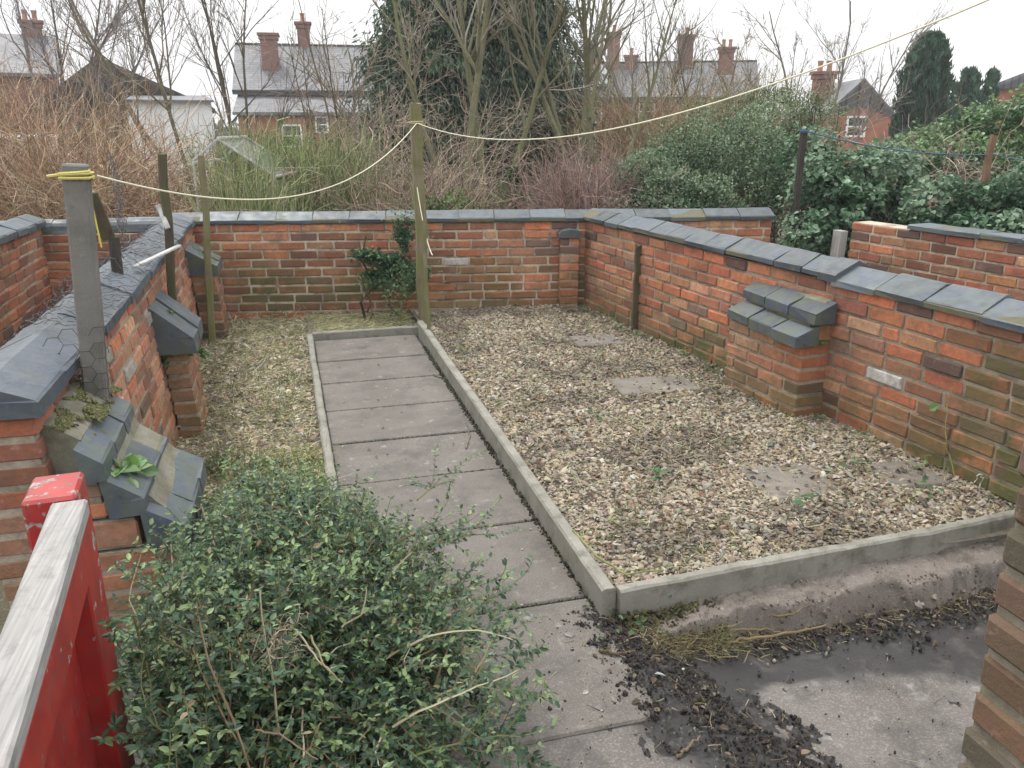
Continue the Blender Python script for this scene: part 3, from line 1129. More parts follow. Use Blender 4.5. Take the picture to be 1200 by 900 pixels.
# ------------------------------------------------------------------ plants: generators
def polyline(P0, D0, L, k, wig, up, r=None):
    r = r or rng
    P0, d = np.asarray(P0, float), norm(np.asarray(D0, float))
    N = len(P0)
    step = (np.broadcast_to(np.asarray(L, float), (N,)) / (k - 1))[:, None]
    pts = [P0]
    p = P0.copy()
    for _ in range(k - 1):
        d = norm(d + r.normal(0, wig, (N, 3)) + np.array([0, 0, 1.0]) * up)
        p = p + d * step
        pts.append(p)
    return np.stack(pts, 1)


def along(P, i, t):
    k = P.shape[1]
    f = np.clip(t, 0, .9999) * (k - 1)
    j = f.astype(int)
    w = (f - j)[:, None]
    a, b = P[i, j], P[i, j + 1]
    return a * (1 - w) + b * w, norm(b - a)


def spawn(P, Ln, Rd, n, t0, t1, ang, lenf, k, wig, up, rmin, rf=.6):
    Ln = np.asarray(Ln)
    i = rng.choice(len(P), n, p=Ln / Ln.sum())
    t = rng.uniform(t0, t1, n)
    pos, tan = along(P, i, t)
    pr = norm(np.cross(tan, rng.normal(0, 1, (n, 3))))
    a = rng.normal(ang, .18, n)[:, None]
    d = np.cos(a) * tan + np.sin(a) * pr
    L = Ln[i] * lenf * (1.15 - .6 * t) * rng.uniform(.6, 1.25, n)
    Q = polyline(pos, d, L, k, wig, up)
    r0 = np.maximum(Rd[i] * (1 - .75 * t) * rf, rmin)
    return Q, L, r0


def taper(r0, k, end=.25):
    return np.asarray(r0)[:, None] * np.linspace(1, end, k)[None]


def bare_tree(base, stems, counts, label, bark, twig, rad=.05, rmin=.004, up=.06, wig=.10, name="bare_tree", moss=.2, ivy=None, group="bare trees beyond the garden", ang=.55, lenf=.5, t_lo=.38):
    """stems: list of (dx,dy,dz,length)."""
    t = thing(name, base, label, "tree", group)
    n = len(stems)
    D = np.array([s[:3] for s in stems], float)
    L = np.array([s[3] for s in stems], float)
    P0 = np.tile(np.array(base, float), (n, 1)) + rng.normal(0, .06, (n, 3)) * [1, 1, 0]
    P = polyline(P0, D, L, 12, wig * .6, up * .5)
    Rd = rad * L / L.max()
    tr = MB()
    tr.tubes(P, taper(Rd, 12, .22), 7, np.append(bark, moss))
    levels = [(P, L, Rd)]
    cr = MB()
    first = True
    for (cnt, k, sides) in counts:
        P, L, Rd = levels[-1]
        Q, L2, R2 = spawn(P, L, Rd, cnt, t_lo if len(levels) == 1 else .15, .98, ang, lenf, k, wig, up, rmin)
        if len(levels) == 1:
            tr.tubes(Q, taper(R2, k), 5, np.append(bark, moss * .6))
        else:
            cr.tubes(Q, taper(R2, k, .4), sides, vary(twig, cnt, .2, .05))
        levels.append((Q, L2, R2))
    tr.build("trunk", M_BARK, t)
    cr.build("crown", M_TWIG, t)
    if ivy:
        iv = MB()
        (n_l, tmax, size) = ivy
        P, L, Rd = levels[0]
        i = rng.choice(len(P), n_l)
        pos, tan = along(P, i, rng.uniform(0, tmax, n_l))
        out = norm(rng.normal(0, 1, (n_l, 3)))
        pos = pos + out * rng.uniform(.02, .12, (n_l, 1))
        iv.leaves(pos, norm(out + [0, 0, -.6]), norm(out + [0, 0, .5] + rng.normal(0, .4, (n_l, 3))), rng.uniform(.7, 1.3, n_l) * size, rng.uniform(.6, 1, n_l) * size, vary((.035, .06, .02), n_l, .3, .08))
        iv.build("ivy", M_LEAF, t)
    return t


def lobes_points(lobes, n, shell=.35):
    """random points near the surface of a union of ellipsoids (cx,cy,cz,rx,ry,rz), with outward normals, ragged by noise"""
    lobes = np.array(lobes, float)
    area = (lobes[:, 3] * lobes[:, 4] + lobes[:, 3] * lobes[:, 5] + lobes[:, 4] * lobes[:, 5])
    P, Nn = [], []
    tot = 0
    while tot < n:
        m = n
        i = rng.choice(len(lobes), m, p=area / area.sum())
        d = norm(rng.normal(0, 1, (m, 3)))
        rad = (1 - np.abs(rng.normal(0, shell, m))) * (1 + .22 * np.sin(d[:, 0] * 5 + i) * np.cos(d[:, 2] * 6 + d[:, 1] * 4 + i * 2))
        rad = np.clip(rad, .15, 1.4)
        p = lobes[i, :3] + d * lobes[i, 3:] * rad[:, None]
        ok = p[:, 2] > -.1 - .05
        # not deep in another lobe
        for L in lobes:
            q = np.sum(((p - L[:3]) / L[3:]) ** 2, 1)
            ok &= q > .25
        P.append(p[ok])
        Nn.append(norm(d / lobes[i, 3:])[ok])
        tot += ok.sum()
    return np.concatenate(P)[:n], np.concatenate(Nn)[:n]


def leafy_bush(base, lobes, n, size, cols, label, name="evergreen_bush", stems=60, stemcol=(.08, .065, .04), group=None, shell=.3, mat=None, aspect=.55, cat="bush", shoots=0, hang=.0):
    t = thing(name, base, label, cat, group)
    P, Nn = lobes_points(lobes, n, shell)
    clump = np.array([fbm(p[0] * 2.2, p[1] * 2.2, p[2] * 2.2) for p in P])
    ci = np.clip(((clump + .5) * len(cols)).astype(int) + rng.integers(-1, 2, n), 0, len(cols) - 1)
    c = np.array(cols)[ci] * np.clip(rng.normal(1, .2, (n, 1)), .5, 1.6)
    c = np.concatenate([c, np.zeros((n, 1))], 1)
    P = P + Nn * (clump[:, None] * .22)
    D = norm(Nn * .6 + rng.normal(0, .6, (n, 3)) + [0, 0, .15 - hang])
    Nf = norm(Nn * .6 + [0, 0, 1.0] + rng.normal(0, .45, (n, 3)))
    m = MB()
    s = rng.uniform(.65, 1.3, n) * size
    m.leaves(P, D, Nf, s, s * aspect, c, .12, .15)
    if shoots:
        Ps, Ns = lobes_points(lobes, shoots, .1)
        Q = polyline(Ps, norm(Ns + [0, 0, .8]), rng.uniform(.15, .4, shoots), 5, .12, .05)
        kk = rng.integers(0, shoots, shoots * 9)
        pos, tan = along(Q, kk, rng.uniform(.1, 1, shoots * 9))
        m.leaves(pos, norm(tan + rng.normal(0, .7, (len(pos), 3))), norm(rng.normal(0, 1, (len(pos), 3)) + [0, 0, 1]), size * rng.uniform(.5, 1, len(pos)), size * .5 * aspect * 1.6, vary(cols[-1], len(pos), .2, .06))
    m.build("foliage", mat or M_LEAF, t)
    st = MB()
    b0 = np.array([l[:3] for l in lobes])
    i = rng.choice(len(lobes), stems)
    S0 = b0[i] + rng.normal(0, .12, (stems, 3))
    S0[:, 2] = -.12
    tgt = b0[i] + norm(rng.normal(0, 1, (stems, 3))) * np.array(lobes)[i, 3:] * .95
    k = 7
    w = np.linspace(0, 1, k)[None, :, None]
    Q = S0[:, None] * (1 - w) + tgt[:, None] * w + rng.normal(0, .04, (stems, k, 3))
    st.tubes(Q, np.linspace(.014, .005, k)[None], 4, vary(stemcol, stems, .2))
    st.build("stems", M_TWIG, t)
    if shoots:
        pass
    return t


def thicket(area, n, Lr, cols, label, name="bramble_thicket", arch=-.10, up0=1.1, r=.0045, side=2.0, wcols=None, wig=.18, group=None, k=8, zbase=-.15, cat="thicket", spread=.75):
    """mass of arching bare canes. area=(pts list of (x,y)), roots scattered along a strip polygon"""
    A = np.array(area, float)
    t = thing(name, (A[:, 0].mean(), A[:, 1].mean(), zbase), label, cat, group)
    w = rng.dirichlet(np.ones(len(A)) * .6, n)
    P0 = w @ A
    P0 = np.concatenate([P0 + rng.normal(0, .12, (n, 2)), np.full((n, 1), zbase) + rng.uniform(0, .5, (n, 1))], 1)
    D = np.concatenate([rng.normal(0, spread, (n, 2)), np.full((n, 1), up0)], 1)
    L = rng.uniform(Lr[0], Lr[1], n)
    P = polyline(P0, D, L, k, wig, arch)
    m = MB()
    m.tubes(P, taper(np.full(n, r) * rng.uniform(.7, 1.3, n), k, .45), 3, pick(cols, n, wcols, .22, .05))
    ns = int(n * side)
    Q, _, _ = spawn(P, L, np.full(n, r), ns, .2, 1, .8, .32, 5, wig * 1.3, arch * .6, r * .6)
    m.tubes(Q, taper(np.full(ns, r * .65), 5, .5), 3, pick(cols, ns, wcols, .25, .05))
    m.build("canes", M_TWIG, t)
    return t


def at_y(px, py, Yv):
    d = ray(px, py)
    return _C + d * Yv / d[1]


def lob(px, py, D, rpx, rpy, ry=.8):
    c = at_d(px, py, D)
    k = D / 985
    return (c[0], c[1], c[2], rpx * k, rpx * k * ry, rpy * k)


lm = MB()
Pl = on_mud(420, .0)
a_ = rng.uniform(0, 6.28, len(Pl))
Pq = polyline(Pl + [0, 0, .004], np.stack([np.cos(a_), np.sin(a_), rng.normal(.05, .1, len(Pl))], 1), rng.uniform(.012, .06, len(Pl)), 5, .15, -.02)
lm.tubes(Pq, taper(rng.uniform(.0006, .0018, len(Pl)), 5, .5), 4, pick([(.14, .10, .06), (.30, .25, .16), (.06, .045, .035), (.2, .2, .08)], len(Pl), [4, 2, 4, 1]))
Pl = np.stack([rng.uniform(.96, 2.6, 700), 2.0 + rng.normal(0, .045, 700), np.zeros(700)], 1)
Pl[:, 1] += (Pl[:, 0] - .93) * .04
Pl[:, 2] = yard_z(Pl[:, 0], Pl[:, 1]) + .014
a_ = rng.uniform(0, 6.28, 700)
Pq = polyline(Pl, np.stack([np.cos(a_), np.sin(a_), rng.normal(.1, .15, 700)], 1), rng.uniform(.012, .07, 700), 5, .15, -.03)
lm.tubes(Pq, taper(rng.uniform(.0006, .0018, 700), 5, .5), 4, pick([(.16, .11, .07), (.34, .28, .18), (.07, .05, .04), (.22, .23, .09)], 700, [4, 2, 4, 1.5]))
tag(lm.build("twig_litter", M_TWIG), "broken twigs and stalks washed up on the mud under the edging", kind="stuff")

# ------------------------------------------------------------------ posts, lines, netting
m = MB()
m.bar((-.680, 2.86, .30), (-.612, 2.86, 1.432), .070, .070, .006, (0, 1, 0), (1, 1, 1, 0))
tag(m.build("concrete_post", M_POSTC), "square grey concrete post on the wall end, wound with wire and tied with yellow cord", "post")


def post(a, b, w, d, mt, label, name="wooden_post", cat="post", seed=0, taper_=1.0):
    a, b = np.array(a, float), np.array(b, float)
    n = 9
    m = MB()
    rr = np.random.default_rng(seed)
    Fm = frame_from(b - a, (0, 1, 0))
    sec = [(-1, -.75), (-.75, -1), (.75, -1), (1, -.75), (1, .75), (.75, 1), (-.75, 1), (-1, .75)]
    V = []
    for j in range(n):
        t = j / (n - 1)
        k = 1 + (taper_ - 1) * t
        o = a + (b - a) * t + Fm[:, 0] * rr.normal(0, .004) + Fm[:, 1] * rr.normal(0, .004)
        for q, r_ in sec:
            V.append(o + Fm[:, 0] * q * w / 2 * k * (1 + rr.normal(0, .04)) + Fm[:, 1] * r_ * d / 2 * k * (1 + rr.normal(0, .04)) + (Fm[:, 2] * rr.normal(0, .008) if j == n - 1 else 0))
    V.append(V[-1] * 0 + np.mean(V[-8:], 0))
    Q = [[j * 8 + i, j * 8 + (i + 1) % 8, (j + 1) * 8 + (i + 1) % 8, (j + 1) * 8 + i] for j in range(n - 1) for i in range(8)]
    T = [[(n - 1) * 8 + i, (n - 1) * 8 + (i + 1) % 8, n * 8] for i in range(8)]
    m.add(V, Q, T, (1, 1, 1, 0))
    return tag(m.build(name, mt), label, cat)


post((-.700, 5.0, -.05), (-.627, 5.0, 1.393), .045, .045, M_WOODD, "thin dark green-stained post leaning against the netting wall beyond its middle pier", seed=1)
post((-.60, 6.21, -.05), (-.523, 6.21, 1.337), .052, .045, M_WOOD, "weathered brown post nearest the far corner of the netting wall", seed=2, taper_=.8)
post((.990, 6.17, -.1), (.978, 6.19, 1.69), .080, .07, M_WOOD, "tall mossy post at the end of the path carrying the washing line", seed=3)
a_, b_ = at_y(503, 404, 5.80), at_y(497, 258, 5.86)
post((a_[0], a_[1], -.05), b_, .024, .02, M_WOOD, "thin stake standing against the long edging in front of the tall mossy post", "wooden_stake", "stake", seed=4)
post((rx(5.5) - .02, 5.5, -.05), (rx(5.5) - .018, 5.5, .70), .045, .03, M_WOODD, "short dark batten upright against the brick wall near the far gravel corner", "wooden_batten", "batten", seed=5)
a_, b_ = at_d(929, 292, 7.45), at_d(943, 152, 7.45)
post(a_ + (a_ - b_) * .9, b_, .046, .046, M_BLACKW, "leaning black post in the ivy gap holding the blue line", seed=6)
a_, b_ = at_d(1143, 268, 7.9), at_d(1165, 158, 7.9)
post(a_ + (a_ - b_) * .8, b_, .06, .05, mat_wood("rust_wood", (.16, .09, .055), (.22, .13, .08)), "leaning rusty-brown post standing in the ivy behind the farther wall", seed=7, taper_=.8)
m = MB()
m.tubes([[(-.80, 4.25, .84), (-.80, 4.255, .95), (-.797, 4.26, 1.035)]], .026, 8, (1, 1, 1, 0), True)
tag(m.build("wooden_stub", M_BLACKW), "short black post stub standing on top of the netting wall's coping", "post")
m = MB()
a_, b_ = at_y(157, 313, 4.35), at_y(210, 288, 4.95)
m.bar(a_, b_, .026, .014, .003, (0, 0, 1))
tag(m.build("white_lath", M_WHITE), "peeling white lath lying slanted from the black stub to the leaning post", "lath")
m = MB()
m.bar(at_y(185, 240, 5.02), at_y(197, 268, 4.95), .028, .014, .003, (0, 1, 0))
tag(m.build("white_lath", M_WHITE), "splintered white scrap of wood caught beside the thin dark leaning post", "lath")
m = MB()
a_, b_ = at_y(106, 226, 3.55), at_y(128, 280, 3.60)
m.bar(a_, b_, .05, .02, .003, (0, 1, 0))
tag(m.build("wooden_plank", M_WOODD), "dark plank slanting behind the concrete post with a yellow string", "plank")

M_CORD = mat_attr("cord", .7, 200, .2, 0, 0, 0, .3)
CORD = (.72, .69, .52, 0)


def sagline(a, b, sag, n=40):
    a, b = np.array(a, float), np.array(b, float)
    t = np.linspace(0, 1, n)[:, None]
    P = a * (1 - t) + b * t
    P[:, 2] -= (4 * sag * t * (1 - t))[:, 0]
    return P


wl = thing("washing_line", (.97, 6.15, 1.55), "pale cream washing line sagging between the concrete post and the tall mossy post", "washing line")
A0 = np.array([-.612, 2.86, 1.395])
A1 = np.array([.978, 6.15, 1.555])
A2 = at_d(1300, -62, 2.4)
m = MB()
m.tubes([sagline(A0 + [.05, 0.02, 0], A1, .255)], .0032, 5, CORD)
m.tubes([sagline(A1, A2, .24)], .0030, 5, CORD)
m.build("cord", M_CORD, wl)
def coil(cx, cy, z0, hx_, hy_, r, turns, col):
    an = np.linspace(0, 2 * math.pi * turns, 10 * turns + 1)
    cl = lambda v: max(-1, min(1, 1.5 * v))
    m = MB()
    m.tubes([[(cx + hx_ * cl(math.cos(t)), cy + hy_ * cl(math.sin(t)), z0 + .0085 * t / 6.283 + .003 * math.sin(t * .7)) for t in an] + [(cx - hx_ - .035, cy - hy_ + .01, z0 + .012)]], r, 5, col)
    m.build("knot", M_CORD, wl)


coil(-.614, 2.86, 1.385, .041, .041, .0048, 3, (.56, .50, .16, 0))
coil(.978, 6.19, 1.548, .044, .040, .0028, 2, (.60, .55, .32, 0))
m = MB()
m.tubes([sagline((.96, 6.13, 1.1), (1.02, 5.9, .63), .08)], .004, 5, CORD)
m.build("loose_end", M_CORD, wl)
m = MB()
m.tubes([sagline(at_y(105, 226, 3.5), at_y(119, 290, 3.5), .0)], .003, 4, (.6, .5, .08, 0))
tag(m.build("yellow_string", M_CORD), "yellow string hanging down behind the concrete post", "string")
m = MB()
B0, B1, B2 = at_d(943, 153, 7.45), at_d(1165, 181, 7.9), at_d(1330, 180, 7.5)
m.tubes([sagline(B0, B1, .06)], .005, 4, (.06, .11, .17, 0))
m.tubes([sagline(B1, B2, .06)], .005, 4, (.06, .11, .17, 0))
for dz in (-.012, 0):
    an = np.linspace(0, 2 * math.pi, 9)
    m.tubes([[(B0[0] + .034 * math.cos(t), B0[1] + .034 * math.sin(t), B0[2] + dz) for t in an]], .006, 4, (.06, .11, .18, 0))
tag(m.build("blue_line", M_CORD), "thin blue washing line from the leaning black post across the ivy", "washing line")

# wire netting crumpled over the coping and round the concrete post
M_WIRE = mat_attr("wire", .45, 20, .2, 0, 0, 0, .5)
net = MB()


def hexnet(fn, nu, nv, du, r, drop=.1):
    segs = []
    hgt = du * math.sqrt(3) / 2
    for i in range(nu):
        for j in range(nv):
            if rng.random() < drop:
                continue
            u0, v0 = i * 1.5 * du, (j + (.5 if i % 2 else 0)) * 2 * hgt
            c = [(u0 + du * math.cos(q), v0 + du * math.sin(q)) for q in (0, math.pi / 3, 2 * math.pi / 3, math.pi)]
            for p, q in zip(c[:-1], c[1:]):
                segs.append([fn(*p), fn(*q)])
    P = np.array(segs)
    net.tubes(P, r, 3, pick([(.03, .03, .032), (.06, .06, .062), (.06, .04, .03)], len(P)))


def over_wall(u, v):
    # v runs across the coping from the garden side to the neighbour's side
    x = LX + .06 - v * .92
    ridge = ZC + .112 - abs(x - (LX - .1)) * .36
    z = ridge + .012 + .035 * abs(fbm(u * 9, v * 9, 3)) + .10 * max(0, fbm(u * 2.2, v * 3, 8)) * (1 if v > .12 else .3)
    if v > .27:
        z -= (v - .27) * .6
    return (x + .02 * fbm(u * 7, v * 7, 5), 3.02 + u + .02 * fbm(u * 7, v * 7, 6), z)


hexnet(over_wall, 88, 12, .021, .0011, .22)
hexnet(lambda u, v: (-.95 - .05 * fbm(u * 4, v * 4, 2) - .25 * u, 5.4 + u * 1.4, .80 + v * .9 + .05 * fbm(u * 4, v * 4, 4)), 24, 14, .025, .0012, .15)


def round_post(u, v):
    # sheet folded round the front and right faces of the concrete post
    t = (v + .335) / 1.132
    cx = -.690 + .078 * (v + .0) / 1.132
    s = u - .05
    if s < .095:
        return (cx - .05 + s, 2.86 - .046, .30 + v)
    return (cx + .049, 2.86 - .046 + (s - .095), .30 + v)


hexnet(round_post, 5, 12, .030, .0012, .05)
tag(net.build("wire_netting", M_WIRE), "rusty chicken wire crumpled along the coping and wound round the concrete post", "netting")

# ------------------------------------------------------------------ red gate in front
def mat_redpaint(name, wear):
    m, n, p, _ = new_mat(name)
    c = mix(n, noise_fac(n, 14, .35, .65), (.27, .016, .015), (.36, .028, .023))
    g = nd(n, "ShaderNodeTexCoord").outputs['Object']
    mp = nd(n, "ShaderNodeMapping")
    mp.inputs['Scale'].default_value = (45, 6, 45) if wear > .5 else (30, 30, 30)
    n.links.new(g, mp.inputs['Vector'])
    w = noise_fac(n, 1.0, .62 - wear * .30, .66 - wear * .30, 6, .65, mp.outputs[0])
    mp2 = nd(n, "ShaderNodeMapping")
    mp2.inputs['Scale'].default_value = (160, 5, 160)
    n.links.new(g, mp2.inputs['Vector'])
    wood = mix(n, noise_fac(n, 1.0, .35, .65, 5, .6, mp2.outputs[0]), (.21, .205, .195), (.335, .325, .31))
    if wear > .8:
        stain = noise_fac(n, 9, .62, .75, 5)
        wood = mix(n, math_n(n, 'MULTIPLY', stain, .7), wood, (.46, .20, .19))
        w = math_n(n, 'MAXIMUM', w, math_n(n, 'SUBTRACT', 1.0, noise_fac(n, 7, .66, .70, 4)))
    c = mix(n, math_n(n, 'MULTIPLY', noise_fac(n, 6, .48, .70, 8, .7), .55), c, (.10, .02, .02))
    c = mix(n, w, c, wood)
    c = mix(n, math_n(n, 'MULTIPLY', noise_fac(n, 22, .52, .72, 7, .7), .5), c, (.09, .085, .075))
    n.links.new(c, p.inputs['Base Color'])
    mr = nd(n, "ShaderNodeMapRange")
    mr.inputs['To Min'].default_value = .45
    mr.inputs['To Max'].default_value = .85
    n.links.new(w, mr.inputs['Value'])
    n.links.new(mr.outputs[0], p.inputs['Roughness'])
    bump(n, p, w, .5, -.002)
    return m


M_RED = mat_redpaint("red_gloss_paint", -.06)
M_REDW = mat_redpaint("worn_red_paint", .22)
M_RAIL = mat_redpaint("bare_rail_wood", .95)
gate = thing("wooden_gate", (-.38, 1.0, 0.0), "open red painted gate with a bare grey top rail, close to the camera", "gate")
g0, g1 = np.array([-.419, 1.50, 0]), np.array([-.318, .28, 0])
gd = (g1 - g0) / np.linalg.norm(g1 - g0)
gn = np.array([-gd[1], gd[0], 0])
gn = gn if gn[0] > 0 else -gn
Z = np.array([0, 0, 1.0])
gm_ = (g0 + g1) / 2
gL = np.linalg.norm(g1 - g0)
gR = frame_from(gd, (0, 0, 1))


def gbox(mb, s0, s1, off0, off1, z0, z1, ch=.004):
    c = g0 + gd * (s0 + s1) / 2 + gn * (off0 + off1) / 2 + Z * (z0 + z1) / 2
    Rm = np.stack([gn, np.cross(gd, gn), gd], 1)
    mb.boxes([c], [((off1 - off0) / 2, (z1 - z0) / 2, (s1 - s0) / 2)], ch, Rm)


m = MB(); gbox(m, 0, gL, -.030, .030, .868, .90, .004); tag(m.build("top_rail", M_RAIL, gate), "weathered grey rail with scraps of red paint")
m = MB()
for i in range(11):
    gbox(m, .10 + i * .105, .10 + i * .105 + .102, -.030, -.012, .08, .866, .003)
m.build("boards", M_RED, gate)
m = MB(); gbox(m, .004, .098, -.028, .024, .05, .866, .004); m.build("stile", M_RED, gate)
m = MB(); gbox(m, .10, gL, -.011, .027, .78, .865, .004); gbox(m, .10, gL, -.011, .027, .15, .25, .004); m.build("ledge", M_RED, gate)
m = MB()
b0 = g0 + gd * .14 + gn * .006 + Z * .27
b1 = g0 + gd * 1.0 + gn * .006 + Z * .76
m.bar(b0, b1, .030, .085, .003, np.cross(gd, gn)); m.build("brace", M_RED, gate)
m = MB()
m.boxes([(-.462, 1.575, .42)], [(.045, .062, .48)], .006, rotz(.08))
tag(m.build("gate_post", M_REDW), "flaking red gatepost at the end of the grey-topped gate", "post")

# ------------------------------------------------------------------ front shrub (small-leaved, arching)
sh = thing("box_leaved_shrub", (.03, 2.0, 0), "low spreading evergreen shrub of tiny leaves beside the red gate, overhanging the path", "shrub")
NS = 560
ang = rng.uniform(0, 2 * math.pi, NS)
rr_ = np.sqrt(rng.uniform(0.02, 1.05, NS))
ex, ey = rr_ * np.cos(ang), rr_ * np.sin(ang)
endx = -.07 + .41 * ex - .12 * np.clip(ey - .3, 0, 1) - .12 * np.clip(-ey - .3, 0, 1)
endy = 2.0 + .98 * ey
endx = np.where(endy < 1.6, np.maximum(endx, -.33 + rng.uniform(0, .05, NS)), endx)
dome = .10 + .40 * np.sqrt(np.clip(1.08 - rr_ ** 2, 0, 1)) * rng.uniform(.55, 1.08, NS)
dome *= np.where(ex > .2, .80, 1.0)
k = 10
t = np.linspace(0, 1, k)[None]
rootx = .02 + .22 * rng.normal(0, .5, NS) + .15 * ex
rooty = 2.0 + .45 * ey * rng.uniform(.3, 1, NS)
Pst = np.stack([rootx[:, None] * (1 - t) + endx[:, None] * t, rooty[:, None] * (1 - t) + endy[:, None] * t, -.02 + dome[:, None] * np.clip(t, 0, 1) ** .65 + .10 * np.sin(math.pi * t)], -1)
Pst[:, 1:] += np.cumsum(rng.normal(0, .009, (NS, k - 1, 3)), 1)
Ls = np.full(NS, .7)
# long wands reaching out over the path
NW = 24
wa = rng.uniform(-1.0, 1.1, NW)
wst = np.stack([rng.uniform(.1, .4, NW), 2.0 + .6 * wa, rng.uniform(.15, .4, NW)], 1)
wand = polyline(wst, np.stack([rng.uniform(.5, 1, NW), rng.normal(0, .5, NW), rng.uniform(.1, .7, NW)], 1), rng.uniform(.14, .34, NW), k, .08, -.08)
wand[..., 2] = np.maximum(wand[..., 2], .015)
NG = 44
gst = np.stack([rng.uniform(-.26, -.05, NG), rng.uniform(1.15, 1.75, NG), rng.uniform(.02, .25, NG)], 1)
gw = polyline(gst, np.stack([rng.normal(-.25, .25, NG), rng.normal(-.05, .3, NG), np.full(NG, 1.0)], 1), rng.uniform(.3, .55, NG), k, .07, -.02)
gw[..., 0] = np.maximum(gw[..., 0], -.325 + .045 * np.clip(1.5 - gw[..., 1], 0, 1))
allP = np.concatenate([Pst, wand, gw])
stm = MB()
stm.tubes(allP, taper(np.full(len(allP), .0036), k, .4), 4, pick([(.14, .10, .06), (.24, .20, .11), (.14, .15, .06), (.40, .35, .25)], len(allP), [2.5, 3.5, 2.5, 2.2]))
NT = 3500
SQ, SL, _ = spawn(allP, np.full(len(allP), .7), np.full(len(allP), .003), NT, .3, 1.0, .75, .30, 6, .12, .03, .001)
SQ[..., 2] = np.maximum(SQ[..., 2], .012)
gx = SQ[..., 0]
SQ[..., 0] = np.where(SQ[..., 1] < 1.62, np.maximum(gx, -.36), gx)
stm.tubes(SQ, taper(np.full(NT, .0015), 6, .5), 3, pick([(.13, .10, .05), (.12, .13, .05)], NT))
stm.build("stems", M_TWIG, sh)
NL = 20
ii = np.repeat(np.arange(NT), NL)
tt_ = np.tile(np.repeat(np.linspace(.08, 1.0, NL // 2), 2), NT)
keep = rng.random(len(ii)) > .22
ii, tt_ = ii[keep], tt_[keep]
side = np.tile(np.array([1, -1]), NT * NL // 2)[keep]
pos, tan = along(SQ, ii, tt_)
upn = norm(np.array([0, 0, 1.0]) + rng.normal(0, .35, (len(pos), 3)))
sd = norm(np.cross(tan, upn))
D = norm(sd * side[:, None] * .9 + tan * .55 + rng.normal(0, .22, (len(pos), 3)))
shade_dark = np.array([(.028, .064, .033), (.047, .102, .051), (.075, .15, .074), (.17, .25, .10)])
ci = np.clip((rng.normal(1.3, .85, NT)[ii]).astype(int), 0, 3)
young = (tt_ > .72) & (rng.random(len(ii)) < .55)
cl_f = shade_dark[np.where(young, 3, ci)] * np.clip(rng.normal(1, .2, (len(ii), 1)), .5, 1.6)
dryness = (rng.random(len(ii)) < .012)
cl_f[dryness] = (.3, .24, .14)
lv = MB()
sz_l = rng.uniform(.0105, .022, len(ii)) * np.where(pos[:, 1] > 2.3, .95, 1.08)
lv.leaves(pos, D, upn, sz_l, sz_l * .52, cl_f, .1, .08)
# leaves directly on the wands and main stems
iw = rng.integers(0, len(allP), 9000)
tw = rng.uniform(.45, 1, 9000)
pw, tw_ = along(allP, iw, tw)
upw = norm(np.array([0, 0, 1.0]) + rng.normal(0, .4, (9000, 3)))
dw = norm(np.cross(tw_, upw) * rng.choice([-1, 1], 9000)[:, None] + tw_ * .5 + rng.normal(0, .25, (9000, 3)))
szw = rng.uniform(.012, .021, 9000)
lv.leaves(pw, dw, upw, szw, szw * .52, pick([(.045, .10, .062), (.085, .15, .085)], 9000, None, .25), .1, .08)
lv.build("foliage", M_LEAF, sh)

# bare dead canes tangled through the shrub
dc = MB()
for (pts, r0) in [([(168, 640, .30, 1.95), (150, 700, .36, 1.85), (172, 745, .40, 1.75), (200, 760, .38, 1.7)], .0022), ([(235, 590, .35, 2.35), (252, 640, .42, 2.2), (268, 680, .42, 2.1)], .0025),
                  ([(160, 745, .42, 1.62), (165, 790, .42, 1.55), (178, 840, .36, 1.5)], .0024), ([(345, 735, .50, 1.85), (370, 770, .52, 1.75), (400, 800, .5, 1.7)], .0022), ([(365, 745, .5, 1.8), (380, 780, .52, 1.75), (398, 798, .5, 1.7)], .0025),
                  ([(240, 710, .46, 1.9), (300, 712, .48, 1.9), (345, 725, .48, 1.9)], .0018), ([(300, 855, .5, 1.5), (330, 862, .5, 1.5), (372, 890, .5, 1.5)], .002), ([(400, 735, .5, 1.9), (425, 720, .5, 1.95), (430, 690, .46, 2.0)], .0022)]:
    P = []
    for (px, py, z, _) in pts:
        P.append(at_z(px, py, z + .03))
    P = np.array(P)
    tt2 = np.linspace(0, len(P) - 1, 12)
    Pi = np.array([[np.interp(q, range(len(P)), P[:, c]) for c in range(3)] for q in tt2]) + rng.normal(0, .001, (12, 3))
    dc.tubes([Pi], np.linspace(r0, r0 * .5, 12)[None], 5, pick([(.28, .23, .17), (.17, .13, .085), (.2, .18, .11)], 1))
Q0 = at_z(328, 755, .5)
nest = polyline(Q0 + rng.normal(0, .022, (90, 3)), rng.normal(0, 1, (90, 3)), .07, 6, .5, -.05)
dc.tubes(nest, .0009, 3, pick([(.34, .29, .22), (.25, .2, .15)], 90))
dc.build("dead_canes", M_TWIG, sh)

# ------------------------------------------------------------------ grass strip, litter and weeds
st = MB()


def straw(n, xr, yr, zf, Lr, cols, w=.0022, up=.25, wcol=None):
    x = rng.uniform(*xr, n)
    y = rng.uniform(*yr, n)
    z = np.array([zf(a, b) for a, b in zip(x, y)])
    P0 = np.stack([x, y, z + .003], 1)
    a = rng.uniform(0, 6.28, n)
    D = np.stack([np.cos(a), np.sin(a), np.abs(rng.normal(0, up, n))], 1)
    P = polyline(P0, D, rng.uniform(*Lr, n), 5, .22, -.10)
    P[..., 2] = np.maximum(P[..., 2], z[:, None] + .002)
    st.tubes(P, taper(np.full(n, w / 2), 5, .3), 3, pick(cols, n, wcol, .25))


